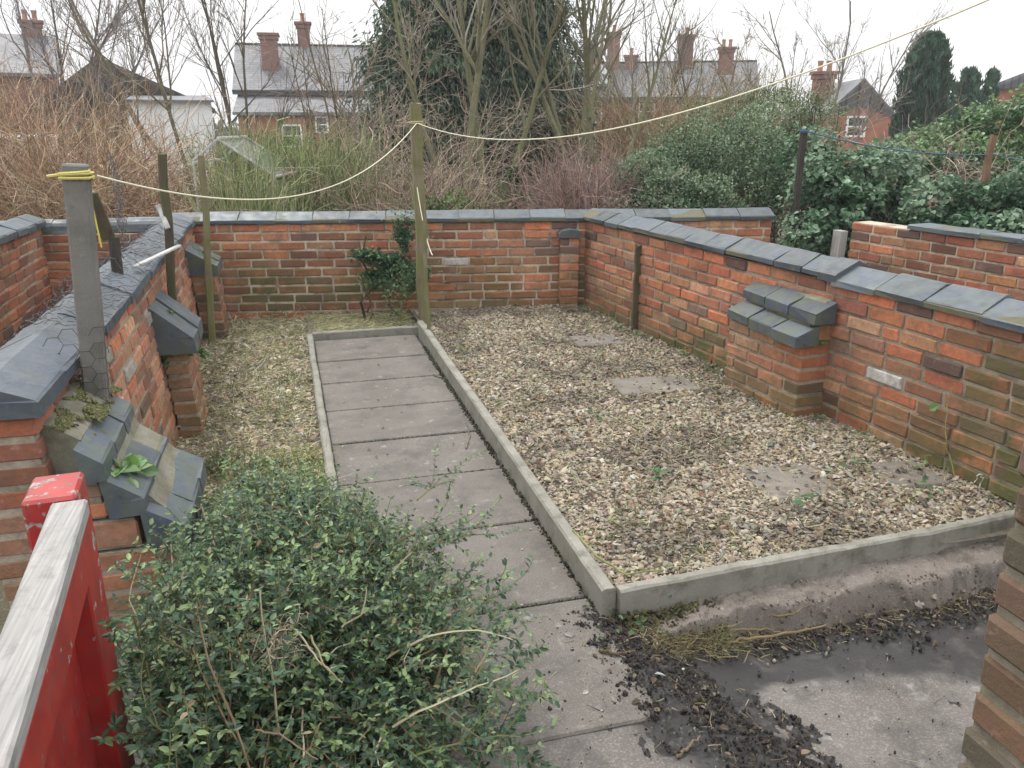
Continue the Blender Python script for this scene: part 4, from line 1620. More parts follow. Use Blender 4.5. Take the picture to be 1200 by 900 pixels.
STRAW = [(.52, .47, .28), (.64, .60, .42), (.38, .34, .18), (.32, .35, .13), (.19, .26, .08)]
straw(7500, (-.72, .08), (2.5, 6.9), LB_Z, (.04, .13), STRAW, .0026, .25, [4, 3, 3, 2.5, 1.6])
straw(1500, (-.2, .09), (2.6, 3.9), LB_Z, (.05, .14), STRAW, .0026, .4, [2, 1, 2, 3, 4])
straw(1500, (.13, .93), (6.13, 6.75), lambda a, b: .035, (.04, .12), STRAW, .0026, .3, [4, 2, 3, 3, 3])
straw(900, (-.6, 2.3), (6.35, 6.9), lambda a, b: .05, (.05, .12), STRAW, .0026, .35, [3, 2, 3, 2, 2])
straw(650, (.97, 1.28), (1.93, 2.13), lambda a, b: -.02 - .10 * max(0, a - 1.0), (.04, .12), [(.18, .145, .08), (.12, .13, .045), (.07, .05, .035)], .0022, .4)
straw(3200, (.97, 2.7), (2.25, 6.3), lambda a, b: gb_z(a, b) + .008, (.03, .10), STRAW, .0022, .2, [3, 3, 2, 1, 1])
tag(st.build("dead_grass", M_STRAW), "straw-coloured dead grass matted over the strip, borders and gravel", kind="stuff")

# stony chips in the strip
gm2 = MB()
n = 6500
x, y = rng.uniform(-.70, .08, n), rng.uniform(2.7, 6.9, n)
z = np.array([LB_Z(a, b) for a, b in zip(x, y)])
s_ = np.clip(rng.lognormal(math.log(.0075), .4, n), .003, .02)
gm2.rocks(np.stack([x, y, z + s_ * .3], 1), s_[:, None] * np.stack([rng.uniform(.9, 1.6, n), rng.uniform(.6, 1.1, n), rng.uniform(.25, .6, n)], 1), pick(PAL_G + [(.2, .17, .09)], n, [4, 3, 3, 2, 2, 4, 2, 2, 4]))
tag(gm2.build("gravel_chips", M_PEB), "scattered stone chips among the dead grass strip", kind="stuff")

# green weeds and grass tufts
wd = MB()


def tuft(x, y, z, n, L, col, spread=.03, w=.0035, up=1.4):
    P0 = np.stack([rng.normal(x, spread, n), rng.normal(y, spread, n), np.full(n, z)], 1)
    D = np.concatenate([rng.normal(0, .7, (n, 2)), np.full((n, 1), up)], 1)
    P = polyline(P0, D, L * rng.uniform(.5, 1.2, n), 6, .10, -.16)
    wd.tubes(P, taper(np.full(n, w / 2), 6, .2), 3, vary(col, n, .25, .07))


def rosette(x, y, z, n, size, col, spread=.03):
    P0 = np.stack([rng.normal(x, spread, n), rng.normal(y, spread, n), z + rng.uniform(0, .03, n)], 1)
    a = rng.uniform(0, 6.28, n)
    D = np.stack([np.cos(a), np.sin(a), rng.uniform(.0, .8, n)], 1)
    s = size * rng.uniform(.6, 1.2, n)
    wd.leaves(P0, D, norm(rng.normal(0, .4, (n, 3)) + [0, 0, 1]), s, s * .6, vary(col, n, .25, .07), .1, .2)


for _ in range(300):
    x, y = rng.uniform(-.68, .05), rng.uniform(2.7, 6.8)
    tuft(x, y, LB_Z(x, y), 7, .06, (.13, .17, .05))
for _ in range(70):
    x, y = rng.uniform(-.55, .08), rng.uniform(2.75, 3.9)
    tuft(x, y, LB_Z(x, y), 14, .11, (.12, .18, .05), .035)
    rosette(x, y, LB_Z(x, y), 4, .03, (.07, .12, .04))
for _ in range(150):
    x, y = rng.uniform(1.0, 2.65), rng.uniform(2.3, 6.3)
    if fbm(x * 1.4, y * 1.4, 33) > -.02:
        tuft(x, y, gb_z(x, y) + .006, 9, .045, (.15, .19, .06), .04)
        rosette(x, y, gb_z(x, y) + .01, 5, .02, (.12, .17, .07), .04)
for _ in range(26):
    y = rng.uniform(2.5, 6.3)
    x = rx(y) - rng.uniform(.03, .14)
    rosette(x, y, gb_z(x, y) + .015, 7, .028, (.09, .15, .05), .04)
    tuft(x, y, gb_z(x, y) + .01, 6, .06, (.14, .19, .06), .04)
for px, py in [(1010, 548), (700, 490), (935, 590), (770, 560), (1090, 575)]:
    p = at_z(px, py, .09)
    rosette(p[0], p[1], .09, 10, .035, (.07, .14, .06), .03)
for px, py, z, n_, L_ in [(325, 372, .05, 30, .10), (225, 425, .35, 0, 0), (262, 548, .02, 50, .14), (760, 700, -.0, 40, .07), (735, 735, -.02, 30, .07), (800, 690, -.01, 26, .06)]:
    p = at_z(px, py, z)
    if n_:
        tuft(p[0], p[1], z, n_, L_, (.085, .115, .04), .045)
        rosette(p[0], p[1], z + .02, n_ // 2, .028, (.07, .115, .055), .05)
tag(wd.build("weeds", M_LEAFD), "low green weeds and grass tufts in the gravel and along the wall feet", kind="stuff")

# moss beading along the pier tops and the path edge
ms = MB()
n = 4200
P = np.stack([LX + rng.uniform(.0, .13, n), rng.uniform(2.45, 2.95, n), np.zeros(n)], 1)
P[:, 2] = .735 - (P[:, 0] - LX) * .5
ok = np.array([fbm(p[0] * 14, p[1] * 14, 2) > .08 for p in P])
P = P[ok]
ms.rocks(P, rng.uniform(.0015, .0055, (len(P), 3)), pick([(.14, .15, .05), (.22, .21, .10), (.08, .09, .03)], len(P)))
P = np.stack([rng.uniform(-.02, .02, 700) + .905, rng.uniform(2.2, 5.7, 700), np.zeros(700)], 1)
ms.rocks(P + [-.006, 0, .0], rng.uniform(.003, .008, (700, 3)), pick([(.05, .045, .03), (.08, .085, .03), (.03, .025, .02)], 700))
P = np.stack([rx(3.8) - .175 + rng.uniform(.02, .16, 260), rng.uniform(3.47, 3.56, 260), np.full(260, .47)], 1)
ms.rocks(P, rng.uniform(.003, .010, (260, 3)), pick([(.12, .15, .03), (.18, .2, .06)], 260))
P = np.stack([rng.uniform(.96, 1.30, 900), rng.uniform(2.0, 2.13, 900), np.zeros(900)], 1)
P[:, 2] = -.005 - .06 * (2.13 - P[:, 1]) / .13 + .02 * rng.random(900)
ms.rocks(P, rng.uniform(.004, .011, (900, 3)), pick([(.10, .10, .035), (.07, .06, .03), (.04, .035, .025)], 900))
for j in joints[1:-1]:
    P = np.stack([rng.uniform(PX0, PX1, 130), np.full(130, j) + rng.normal(0, .006, 130), np.full(130, -.006)], 1)
    ms.rocks(P, rng.uniform(.002, .006, (130, 3)), pick([(.04, .035, .028), (.07, .075, .03)], 130))
tag(ms.build("moss", M_LEAFD), "cushions of moss and grit in the joints and on the pier tops", kind="stuff")

# fallen leaves
fl_ = MB()
P = on_mud(110, .004)
n = len(P)
a = rng.uniform(0, 6.28, n)
s_ = rng.uniform(.012, .035, n)
fl_.leaves(P + [0, 0, .008], np.stack([np.cos(a), np.sin(a), rng.normal(0, .2, n)], 1), norm(rng.normal(0, .3, (n, 3)) + [0, 0, 1]), s_, s_ * .6, pick([(.10, .07, .05), (.2, .15, .1), (.05, .04, .03), (.42, .42, .38)], n, [4, 3, 3, .7]), .15, .2)
n = 2200
x, y = rng.uniform(.98, 2.65, n), rng.uniform(2.3, 6.2, n)
z = np.array([gb_z(a_, b_) for a_, b_ in zip(x, y)]) + .018
a = rng.uniform(0, 6.28, n)
s_ = rng.uniform(.008, .036, n)
fl_.leaves(np.stack([x, y, z], 1), np.stack([np.cos(a), np.sin(a), rng.normal(0, .25, n)], 1), norm(rng.normal(0, .35, (n, 3)) + [0, 0, 1]), s_, s_ * .6, pick([(.2, .13, .08), (.3, .22, .13), (.1, .07, .05), (.5, .49, .44), (.22, .25, .20), (.06, .05, .042)], n, [4, 3.5, 3, 1.4, 2.2, 3]), .2, .25)
n = 160
x, y = rng.uniform(-.65, .05, n), rng.uniform(2.9, 6.8, n)
a = rng.uniform(0, 6.28, n)
s_ = rng.uniform(.015, .045, n)
fl_.leaves(np.stack([x, y, np.full(n, .03)], 1), np.stack([np.cos(a), np.sin(a), rng.normal(0, .25, n)], 1), norm(rng.normal(0, .35, (n, 3)) + [0, 0, 1]), s_, s_ * .6, pick([(.3, .22, .13), (.5, .49, .44), (.17, .12, .07), (.2, .2, .16)], n, [4, 1.4, 2, 1]), .2, .25)
n = 80
x, y = rng.uniform(.15, .88, n), rng.uniform(1.4, 6.0, n)
a = rng.uniform(0, 6.28, n)
s_ = rng.uniform(.006, .022, n)
fl_.leaves(np.stack([x, y, np.full(n, .004)], 1), np.stack([np.cos(a), np.sin(a), rng.normal(0, .1, n)], 1), norm(rng.normal(0, .2, (n, 3)) + [0, 0, 1]), s_, s_ * .6, pick([(.06, .05, .04), (.14, .1, .07), (.4, .38, .33)], n, [4, 2, 1]), .2, .1)
tag(fl_.build("fallen_leaves", M_LEAFD), "curled dead leaves scattered over gravel, path and mud", kind="stuff")


def stick(pts, r, col, label, name="dead_twig", cat="twig", group="twigs lying about the garden"):
    P = np.array(pts, float)
    tt2 = np.linspace(0, len(P) - 1, 14)
    Pi = np.array([[np.interp(q, range(len(P)), P[:, c]) for c in range(3)] for q in tt2]) + rng.normal(0, .0025, (14, 3))
    m = MB()
    m.tubes([Pi], np.linspace(r, r * .55, 14)[None], 6, np.append(col, .3), True)
    return tag(m.build(name, M_BARK), label, cat, group)


az = lambda px, py, z: at_z(px, py, z)
stick([az(845, 760, -.06), az(870, 748, -.055), az(915, 745, -.06), az(970, 732, -.05)], .006, (.20, .15, .09), "longest bent brown twig on the mud below the front edging board")
stick([az(825, 750, -.045), az(860, 738, -.04), az(905, 738, -.05)], .005, (.16, .12, .06), "short thick brown twig lying just above the longest one on the mud")
stick([az(905, 722, -.03), az(930, 720, -.02), az(950, 708, -.01)], .004, (.15, .1, .06), "small forked twig on the concrete haunch under the edging board")
stick([az(795, 886, -.0), az(820, 862, -.0)], .005, (.17, .12, .09), "stubby brown twig on the concrete at the bottom of the picture")
stick([az(702, 762, .008), az(722, 766, .01), az(745, 764, .01)], .006, (.10, .07, .05), "dark twig with a curled leaf at the corner where path meets mud")
stick([az(546, 525, .004), az(551, 510, .004), az(546, 495, .004)], .004, (.18, .16, .12), "thin curved twig lying on a path slab near the long edging")
stick([az(508, 440, .004), az(522, 444, .004), az(526, 449, .004)], .004, (.08, .06, .05), "tiny dark twig on the path beside the far end of the long edging")
stick([az(672, 622, .10), az(700, 652, .105), az(730, 672, .11), az(775, 668, .10)], .005, (.22, .24, .10), "greenish bent stem lying on the gravel at its front corner")
stick([(2.66, 2.42, .09), (2.655, 2.41, .17), (2.62, 2.40, .205), (2.59, 2.39, .17)], .003, (.55, .52, .48), "pale white curled stem standing at the foot of the brick wall by the front edging")
stick([az(620, 362, .07), az(578, 352, .08), az(590, 349, .08)], .012, (.05, .04, .035), "black twig lying at the foot of the far wall")

# bramble shoot climbing the right wall
bs = thing("bramble_shoot", (rx(2.75) - .02, 2.75, .05), "thin bramble shoot with one round leaf climbing the stained brick wall", "plant")
m = MB()
P = np.array([[rx(2.62) - .03, 2.62, .05], [rx(2.72) - .03, 2.70, .2], [rx(2.74) - .025, 2.74, .36], [rx(2.72) - .02, 2.72, .5]])
tt2 = np.linspace(0, 3, 14)
Pi = np.array([[np.interp(q, range(4), P[:, c]) for c in range(3)] for q in tt2]) + rng.normal(0, .003, (14, 3))
m.tubes([Pi], .0022, 5, (.25, .25, .10, 0))
m.build("stem", M_TWIG, bs)
m = MB()
m.leaves([P[2] + [-.01, .03, 0], P[1], P[0]], [(-.3, .6, -.5), (-.5, -.4, .3), (-.5, .4, .5)], [(-1, 0, .4)] * 3, [.05, .025, .03], [.045, .018, .02], [(.12, .24, .07, 0), (.10, .2, .06, 0), (.10, .18, .06, 0)])
m.build("leaves", M_LEAF, bs)


def small_plant(loc, n, size, spread, col, label, name, cat="plant", stem=.0015, aspect=.6, up=.3):
    t = thing(name, loc, label, cat)
    loc = np.array(loc)
    k = max(5, n // 6)
    D = np.concatenate([rng.normal(0, 1, (k, 2)), np.full((k, 1), .5 + up)], 1)
    P = polyline(np.tile(loc, (k, 1)), D, spread * rng.uniform(.5, 1.2, k), 6, .2, -.12)
    m = MB()
    m.tubes(P, stem, 3, vary((.12, .14, .05), k, .2))
    m.build("stems", M_TWIG, t)
    i = rng.integers(0, k, n)
    pos, tan = along(P, i, rng.uniform(.3, 1, n))
    m = MB()
    s = size * rng.uniform(.6, 1.2, n)
    m.leaves(pos, norm(tan + rng.normal(0, .6, (n, 3))), norm(rng.normal(0, .5, (n, 3)) + [.2, -.3, 1]), s, s * aspect, vary(col, n, .25, .08), .12, .2)
    m.build("foliage", M_LEAF, t)
    return t


small_plant((LX + .17, 2.52, .50), 30, .055, .13, (.16, .27, .10), "bright green bramble seedling rooted in the nearest stepped pier", "bramble_seedling", aspect=.85)
small_plant((LX + .15, 4.5, .40), 60, .035, .14, (.05, .13, .03), "green fern-like weed growing out of the middle pier below its cap", "wall_fern", up=-.4)
small_plant((LX + .10, 4.62, .56), 24, .022, .06, (.10, .15, .05), "small weed sprouting in the cap joint of the middle pier", "wall_weed")
small_plant((LX + .12, 6.45, .64), 60, .04, .16, (.10, .19, .05), "grassy green weed on top of the far pier in the corner", "wall_weed", aspect=.2)

leafy_bush((.74, 6.5, 0), [lob(472, 278, 6.55, 24, 32, .5), lob(452, 302, 6.55, 36, 24, .4), lob(428, 298, 6.58, 26, 17, .4), lob(474, 318, 6.5, 30, 26, .5), lob(444, 322, 6.55, 28, 17, .4), lob(493, 325, 6.35, 18, 24, .5)], 6500, .026,
           [(.04, .09, .045), (.065, .135, .062), (.10, .185, .08), (.16, .25, .11)], "dark green self-sown climber on the far wall beside the mossy post", "wall_climber", 3, cat="shrub", shoots=40, shell=.42)

# ------------------------------------------------------------------ hedges and thickets beyond the walls
BR = [(.34, .235, .15), (.42, .32, .22), (.25, .16, .10), (.17, .12, .08), (.50, .41, .30)]
thicket([at_d(-70, 200, 9.3)[:2], at_d(120, 200, 9.0)[:2], at_d(235, 200, 8.9)[:2], at_d(-80, 200, 11.5)[:2], at_d(170, 200, 11.5)[:2]], 2000, (1.1, 2.1), BR,
        "dense tangle of dead brown bramble canes behind the low rounded wall", up0=1.3, wcols=[4, 3, 3, 2, 1.5], arch=-.13)
thicket([at_d(-60, 200, 12.5)[:2], at_d(200, 200, 12.0)[:2], at_d(-60, 200, 14)[:2], at_d(200, 200, 14)[:2]], 420, (1.2, 1.9), BR,
        "taller brown scrub behind the bramble tangle, under the bare trees", up0=2.0, wcols=[3, 2, 4, 4, 1], arch=-.06)
thicket([at_d(238, 200, 9.2)[:2], at_d(330, 200, 9.0)[:2], at_d(430, 200, 9.4)[:2], at_d(240, 200, 10.8)[:2], at_d(440, 200, 10.6)[:2]], 2400, (.7, 1.38),
        [(.20, .26, .10), (.29, .31, .15), (.13, .19, .07), (.36, .34, .22), (.10, .14, .06)], "stand of upright yellow-green canes round the old greenhouse frame", "cane_thicket", up0=4.5, spread=.5, arch=-.015, r=.005, side=2.2, wcols=[4, 3, 3, 2, 2], wig=.09)
thicket([at_d(390, 200, 8.6)[:2], at_d(560, 200, 8.6)[:2], at_d(390, 200, 10.5)[:2], at_d(580, 200, 10.5)[:2]], 800, (.9, 1.85),
        [(.32, .25, .19), (.20, .15, .12), (.42, .34, .26), (.22, .20, .12)], "grey-brown leafless shrub with arching twigs behind the mossy post", "bare_shrub", up0=1.5, arch=-.10, cat="shrub")
thicket([at_d(635, 240, 8.3)[:2], at_d(715, 240, 8.3)[:2], at_d(650, 240, 9.3)[:2], at_d(725, 240, 9.3)[:2]], 1500, (.6, 1.25),
        [(.26, .18, .155), (.34, .25, .21), (.17, .115, .10)], "fine purplish-brown twiggy hedge left of the evergreen bush", "twiggy_hedge", up0=2.4, spread=.55, arch=-.03, r=.004, cat="hedge")
thicket([at_d(690, 200, 12.5)[:2], at_d(900, 200, 12.5)[:2], at_d(690, 200, 15)[:2], at_d(930, 200, 15)[:2]], 1200, (1.5, 2.7),
        [(.29, .22, .13), (.25, .22, .11), (.37, .30, .20), (.18, .14, .09)], "loose olive-brown scrub rising behind the evergreen bush", "scrub_thicket", up0=2.2, arch=-.05, r=.0055)
thicket([at_d(1000, 200, 9.2)[:2], at_d(1240, 200, 8.8)[:2], at_d(1010, 200, 10.5)[:2], at_d(1240, 200, 10.5)[:2]], 1300, (1.1, 1.85),
        [(.31, .23, .19), (.42, .34, .28), (.2, .145, .125)], "band of dead purplish bramble stems between the two ivy banks", up0=.9, arch=-.16, spread=1.0)

GR = [(.055, .10, .05), (.085, .15, .074), (.125, .195, .10), (.19, .255, .15)]
leafy_bush(tuple(at_d(815, 250, 9)[:2]) + (-.15,), [lob(745, 228, 8.8, 40, 40), lob(805, 205, 9.2, 58, 50), lob(870, 185, 9.5, 55, 50), lob(905, 220, 9.0, 38, 45), lob(800, 245, 8.6, 75, 35), lob(760, 210, 8.9, 30, 30)], 26000, .033, GR,
           "big grey-green evergreen bush behind the far wall's right half", "evergreen_bush", 90, shoots=60, group="evergreen growth beyond the walls")
leafy_bush(tuple(at_d(900, 250, 11)[:2]) + (-.2,), [lob(845, 165, 10.8, 60, 42), lob(905, 140, 11.2, 55, 40), lob(948, 160, 10.4, 38, 52), lob(895, 185, 10.4, 60, 45), lob(800, 180, 10.8, 50, 30)], 26000, .03, [(.075, .11, .05), (.11, .155, .075), (.17, .21, .10)],
           "olive-green feathery bush behind the grey-green evergreen", "evergreen_bush", 160, shoots=90, shell=.45, group="evergreen growth beyond the walls")
IV = [(.032, .076, .037), (.054, .12, .057), (.085, .17, .088), (.165, .25, .155)]
leafy_bush(tuple(at_d(985, 290, 8)[:2]) + (-.2,), [lob(985, 225, 8.0, 45, 42), lob(1025, 222, 8.3, 42, 42), lob(968, 282, 7.5, 38, 30), lob(950, 200, 8.4, 30, 35), lob(995, 260, 7.7, 50, 40)], 11000, .048, IV,
           "rounded mound of dark glossy ivy filling the gap beside the leaning black post", "ivy_mound", 40, aspect=.85, hang=.7, shell=.16, cat="ivy", group="evergreen growth beyond the walls")
leafy_bush(tuple(at_d(1130, 200, 12)[:2]) + (-.3,), [lob(1110, 176, 12, 55, 28), lob(1170, 158, 12, 50, 32), lob(1060, 186, 12, 40, 18), lob(1225, 158, 12, 45, 42), lob(1140, 192, 11.4, 90, 24), lob(1205, 135, 12.8, 26, 20), lob(1310, 160, 12, 70, 40), lob(1420, 170, 12, 70, 40)], 24000, .055, [(.045, .10, .036), (.075, .155, .055), (.115, .2, .08), (.18, .27, .12)],
           "high bank of bright ivy and brambles below the column conifers", "ivy_mound", 60, aspect=.8, hang=.35, shell=.2, cat="ivy", shoots=60, group="evergreen growth beyond the walls")
leafy_bush(tuple(at_d(1150, 270, 7.8)[:2]) + (-.3,), [lob(1105, 250, 7.8, 42, 28), lob(1165, 238, 8.0, 50, 30), lob(1215, 245, 7.8, 45, 35), lob(1080, 268, 7.7, 40, 22), lob(1140, 275, 7.6, 80, 25), lob(1290, 255, 7.6, 55, 32), lob(1390, 260, 7.4, 60, 32)], 13500, .048, IV,
           "low ivy bank spilling behind the farther wall around the rusty-brown post", "ivy_mound", 40, aspect=.85, hang=.7, shell=.16, cat="ivy", group="evergreen growth beyond the walls")
leafy_bush(tuple(at_d(525, 245, 8.4)[:2]) + (-.15,), [lob(525, 246, 8.4, 38, 18), lob(560, 255, 8.5, 25, 14)], 1400, .04, [(.06, .10, .03), (.10, .16, .05), (.14, .2, .07)], "low bright green weeds behind the mossy post", "weed_clump", 20, cat="weeds")
leafy_bush(tuple(at_d(606, 250, 9.6)[:2]) + (-.15,), [lob(606, 225, 9.6, 17, 30), lob(604, 205, 9.6, 10, 16)], 2600, .05, [(.035, .075, .02), (.06, .13, .03), (.09, .17, .045)], "small vivid green conifer peeping over the far wall", "dwarf_conifer", 10, aspect=.25, hang=.4, cat="conifer")

thicket([at_d(245, 240, 8.0)[:2], at_d(335, 240, 7.9)[:2], at_d(250, 240, 8.3)[:2], at_d(330, 240, 8.3)[:2]], 420, (.7, 1.25),
        [(.20, .26, .10), (.29, .31, .15), (.13, .19, .07), (.36, .34, .22)], "sparse fringe of green canes in front of the old greenhouse frame", "cane_thicket", up0=4.5, spread=.4, arch=-.015, r=.004, side=1.2, wig=.08)
thicket([at_d(-60, 200, 10.8)[:2], at_d(100, 200, 10.8)[:2], at_d(-60, 200, 12)[:2], at_d(90, 200, 12)[:2]], 520, (1.8, 2.5), BR,
        "tall brown canes at the far left below the purple-grey tree", up0=2.2, wcols=[4, 3, 3, 2, 1.5], arch=-.06)
# ------------------------------------------------------------------ trees
TW = (.105, .085, .075)


def gb_at(px, D):
    p = at_d(px, 110 if D > 14 else 180, D)
    return (p[0], p[1], ground_z(p[0], p[1]) - .05)


bare_tree(gb_at(66, 17), [(-.35, 0, 1, 5.2), (-.12, .1, 1, 5.6), (.22, 0, 1, 5.4), (.42, .1, 1, 4.6), (.05, -.2, 1, 5.0)], [(44, 8, 4), (420, 6, 3), (1900, 5, 3)],
          "leafless purple-grey tree above the brown brambles at the far left", (.18, .155, .15), (.25, .22, .23), .042, .0048, ang=.5, lenf=.42)
bare_tree(gb_at(232, 13), [(-.42, 0, 1, 4.6), (-.20, .1, 1, 5.0), (.02, 0, 1, 5.0), (-.65, .1, .8, 3.2)], [(40, 8, 4), (400, 6, 3), (1700, 5, 3)],
          "leafless tree leaning towards the white house behind the canes", (.17, .155, .12), (.24, .21, .18), .036, .0036, ang=.5, lenf=.42)
bare_tree(gb_at(281, 13.5), [(.02, 0, 1, 4.6), (-.12, 0, 1, 4.2), (.20, .1, 1, 4.4), (.42, .1, .9, 3.3)], [(26, 8, 4), (220, 6, 3), (700, 5, 3)],
          "slim bare tree in front of the slate-roofed house", (.12, .105, .085), (.17, .145, .125), .034, .0036, ang=.5, lenf=.42)
bare_tree(gb_at(395, 10.5), [(-.10, 0, 1, 3.3), (.06, .1, 1, 3.0), (-.03, 0, 1, 2.6), (.16, .1, 1, 2.5), (-.2, .1, 1, 2.7)], [(22, 7, 3), (90, 5, 3)],
          "spindly sapling of upright whips before the slate-roofed house", (.13, .105, .075), (.14, .11, .085), .02, .004, name="bare_sapling", ang=.35, lenf=.35)
bare_tree(gb_at(560, 11), [(-.06, 0, 1, 5.2), (.10, .1, 1, 5.0), (-.32, .1, 1, 4.2), (.32, 0, 1, 4.3)], [(30, 8, 4), (200, 6, 3), (600, 5, 3)],
          "mossy bare tree rising through the middle of the dark conifer", (.17, .16, .105), (.24, .22, .17), .07, .0042, moss=.6, ang=.55, lenf=.42)
bare_tree(gb_at(688, 11.5), [(-.20, 0, 1, 5.0), (-.38, .1, 1, 4.6), (.10, 0, 1, 5.4), (.30, .1, 1, 4.8), (.02, .1, 1, 4.8), (.50, 0, 1, 4.2)], [(42, 8, 4), (300, 6, 3), (900, 5, 3)],
          "many-stemmed mossy bare tree at the edge of the dark conifer", (.19, .175, .12), (.25, .23, .18), .055, .0042, moss=.6, ang=.5, lenf=.42, ivy=(500, .35, .06))
bare_tree(gb_at(455, 11.5), [(-.45, 0, .8, 2.8), (.1, .1, 1, 3.2), (.5, 0, .8, 3.0), (-.15, .1, 1, 3.0)], [(46, 7, 3), (340, 6, 3), (1100, 5, 3)],
          "tangled thorny bare bush-tree before the dark conifer's lower boughs", (.22, .18, .14), (.30, .25, .20), .035, .0045, up=-.01, wig=.18, ang=.8, lenf=.5)
bare_tree(gb_at(965, 24), [(-.25, 0, 1, 5.6), (.15, .1, 1, 5.8), (.4, 0, 1, 5.2), (-.5, .1, .9, 4.6)], [(36, 7, 4), (260, 6, 3), (700, 5, 3)],
          "pale leafless tree between the chimneys and the brick gable", (.16, .14, .12), (.22, .19, .165), .06, .007, ang=.5, lenf=.42)
bare_tree(gb_at(765, 24), [(-.2, 0, 1, 5.4), (.2, .1, 1, 5.6), (.5, 0, .9, 4.8)], [(34, 7, 4), (260, 6, 3), (800, 5, 3)],
          "thin leafless tree in front of the terrace chimneys", (.13, .12, .10), (.18, .16, .15), .055, .007, ang=.5, lenf=.42)
bare_tree(gb_at(835, 18), [(-.3, 0, 1, 3.9), (.2, .1, 1, 3.8), (.6, 0, .8, 3.4)], [(34, 7, 3), (300, 6, 3), (900, 5, 3)],
          "low brown leafless tree behind the olive bush", (.14, .11, .07), (.21, .165, .10), .045, .006, ang=.6, lenf=.45)


def conifer(base, height, width, n, label, cols, name="conifer", spray=.28, hang=.7, narrow=False, low=.05, trunk_r=.14):
    t = thing(name, base, label, "conifer", "conifers beyond the garden")
    base = np.array(base)
    m = MB()
    m.tubes([[base, base + [0, 0, height * .5], base + [0, 0, height * .97]]], np.array([[trunk_r, trunk_r * .7, .02]]), 8, (.10, .075, .055, .2))
    m.build("trunk", M_BARK, t)
    nb = int(n / 45)
    hb_ = rng.power(1.3, nb) if not narrow else rng.uniform(0, 1, nb)
    hb_ = low + (1 - low) * (1 - hb_ if not narrow else hb_)
    prof_ = (np.clip(1.06 - hb_, 0, 1) ** .55 * np.clip(.35 + hb_ * 3, 0, 1)) if not narrow else (np.sin(np.clip(hb_ * .80 + .17, 0, 1) * math.pi) ** .6)
    a = rng.uniform(0, 6.28, nb)
    r = width / 2 * prof_ * rng.uniform(.9 if narrow else .72, 1.06 if narrow else 1.1, nb) * (1 + (.06 if narrow else .18) * np.sin(a * 3 + hb_ * 9))
    D = np.stack([np.cos(a), np.sin(a), np.full(nb, 1.6 if narrow else .25)], 1)
    start = base + np.stack([np.zeros(nb), np.zeros(nb), height * np.clip(hb_ - (.10 if narrow else 0), 0.02, 1)], 1)
    P = polyline(start, D, np.maximum(r, .08) * (1.5 if narrow else 1.05), 6, .06, .05 if narrow else -.08)
    if narrow:
        ax = (P[..., :2] - base[:2])
        mx = np.maximum(np.linalg.norm(ax, axis=-1, keepdims=True), 1e-6)
        P[..., :2] = base[:2] + ax * np.minimum(1, r[:, None, None] / mx)
    bm_ = MB()
    bm_.tubes(P, taper(np.full(nb, .012), 6, .3), 3, vary((.06, .045, .03), nb))
    i = np.repeat(np.arange(nb), 45)
    tq = rng.uniform(.25, 1.05, len(i)) ** .6
    pos, tan = along(P, i, tq)
    pos = pos + rng.normal(0, .03 if narrow else .10, pos.shape)
    Dl = norm(tan * (.5 if not narrow else .3) + rng.normal(0, .4, pos.shape) + np.array([0, 0, 1.1 if narrow else -hang]))
    tone = rng.normal(1, .22, nb)[i] * rng.normal(1, .18, len(i))
    c = np.array(cols)[rng.integers(0, len(cols), nb)][i] * np.clip(tone, .4, 1.8)[:, None]
    s = spray * rng.uniform(.5, 1.2, len(i))
    outv = pos - base
    outv[:, 2] = 0
    bm_.leaves(pos, Dl, norm(norm(outv) + rng.normal(0, .5, pos.shape)), s, s * .26, np.concatenate([c, np.zeros((len(c), 1))], 1), .2, .15)
    bm_.build("crown", M_LEAFD, t)
    return t


CG = [(.055, .088, .058), (.08, .122, .08), (.11, .16, .10)]
b = gb_at(575, 15.5)
conifer(b, 7.6, 3.8, 105000, "huge dark drooping conifer filling the middle of the skyline", CG, spray=.125, low=.04, trunk_r=.2)
b = gb_at(505, 14.5)
conifer(b, 4.6, 2.9, 45000, "lower dark conifer on the slate-roof side of the huge one", CG, spray=.125)
CC = [(.035, .08, .055), (.05, .11, .07), (.07, .14, .085)]
b = gb_at(1082, 26)
conifer(b, 1.55 + 92 / 990 * 26 - b[2], 1.8, 46000, "tall blunt column-shaped conifer beyond the ivy bank", CC, "column_conifer", .17, 0, True)
b = gb_at(1132, 30)
conifer(b, 1.55 + 58 / 990 * 30 - b[2], 1.45, 20000, "smaller pointed column conifer between its taller and its thinnest neighbour", CC, "column_conifer", .17, 0, True)
b = gb_at(1160, 31)
conifer(b, 1.55 + 60 / 990 * 31 - b[2], .9, 12000, "thinnest column conifer, at the right of the three", CC, "column_conifer", .16, 0, True)


# ------------------------------------------------------------------ houses
def mat_plain(name, c0, c1, sc=1.5, rough=.85, courses=None):
    m, n, p, _ = new_mat(name)
    c = mix(n, noise_fac(n, sc, .3, .7, 6), c0, c1)
    if courses:
        br = nd(n, "ShaderNodeTexBrick")
        br.inputs['Scale'].default_value = courses
        br.inputs['Color1'].default_value = (1, 1, 1, 1)
        br.inputs['Color2'].default_value = (.62, .62, .62, 1)
        br.inputs['Mortar'].default_value = (.40, .40, .40, 1)
        br.inputs['Mortar Size'].default_value = .02
        tc = nd(n, "ShaderNodeTexCoord")
        n.links.new(tc.outputs['Object'], br.inputs['Vector'])
        c = mix(n, 1.0, c, br.outputs['Color'], 'MULTIPLY')
    n.links.new(c, p.inputs['Base Color'])
    p.inputs['Roughness'].default_value = rough
    return m


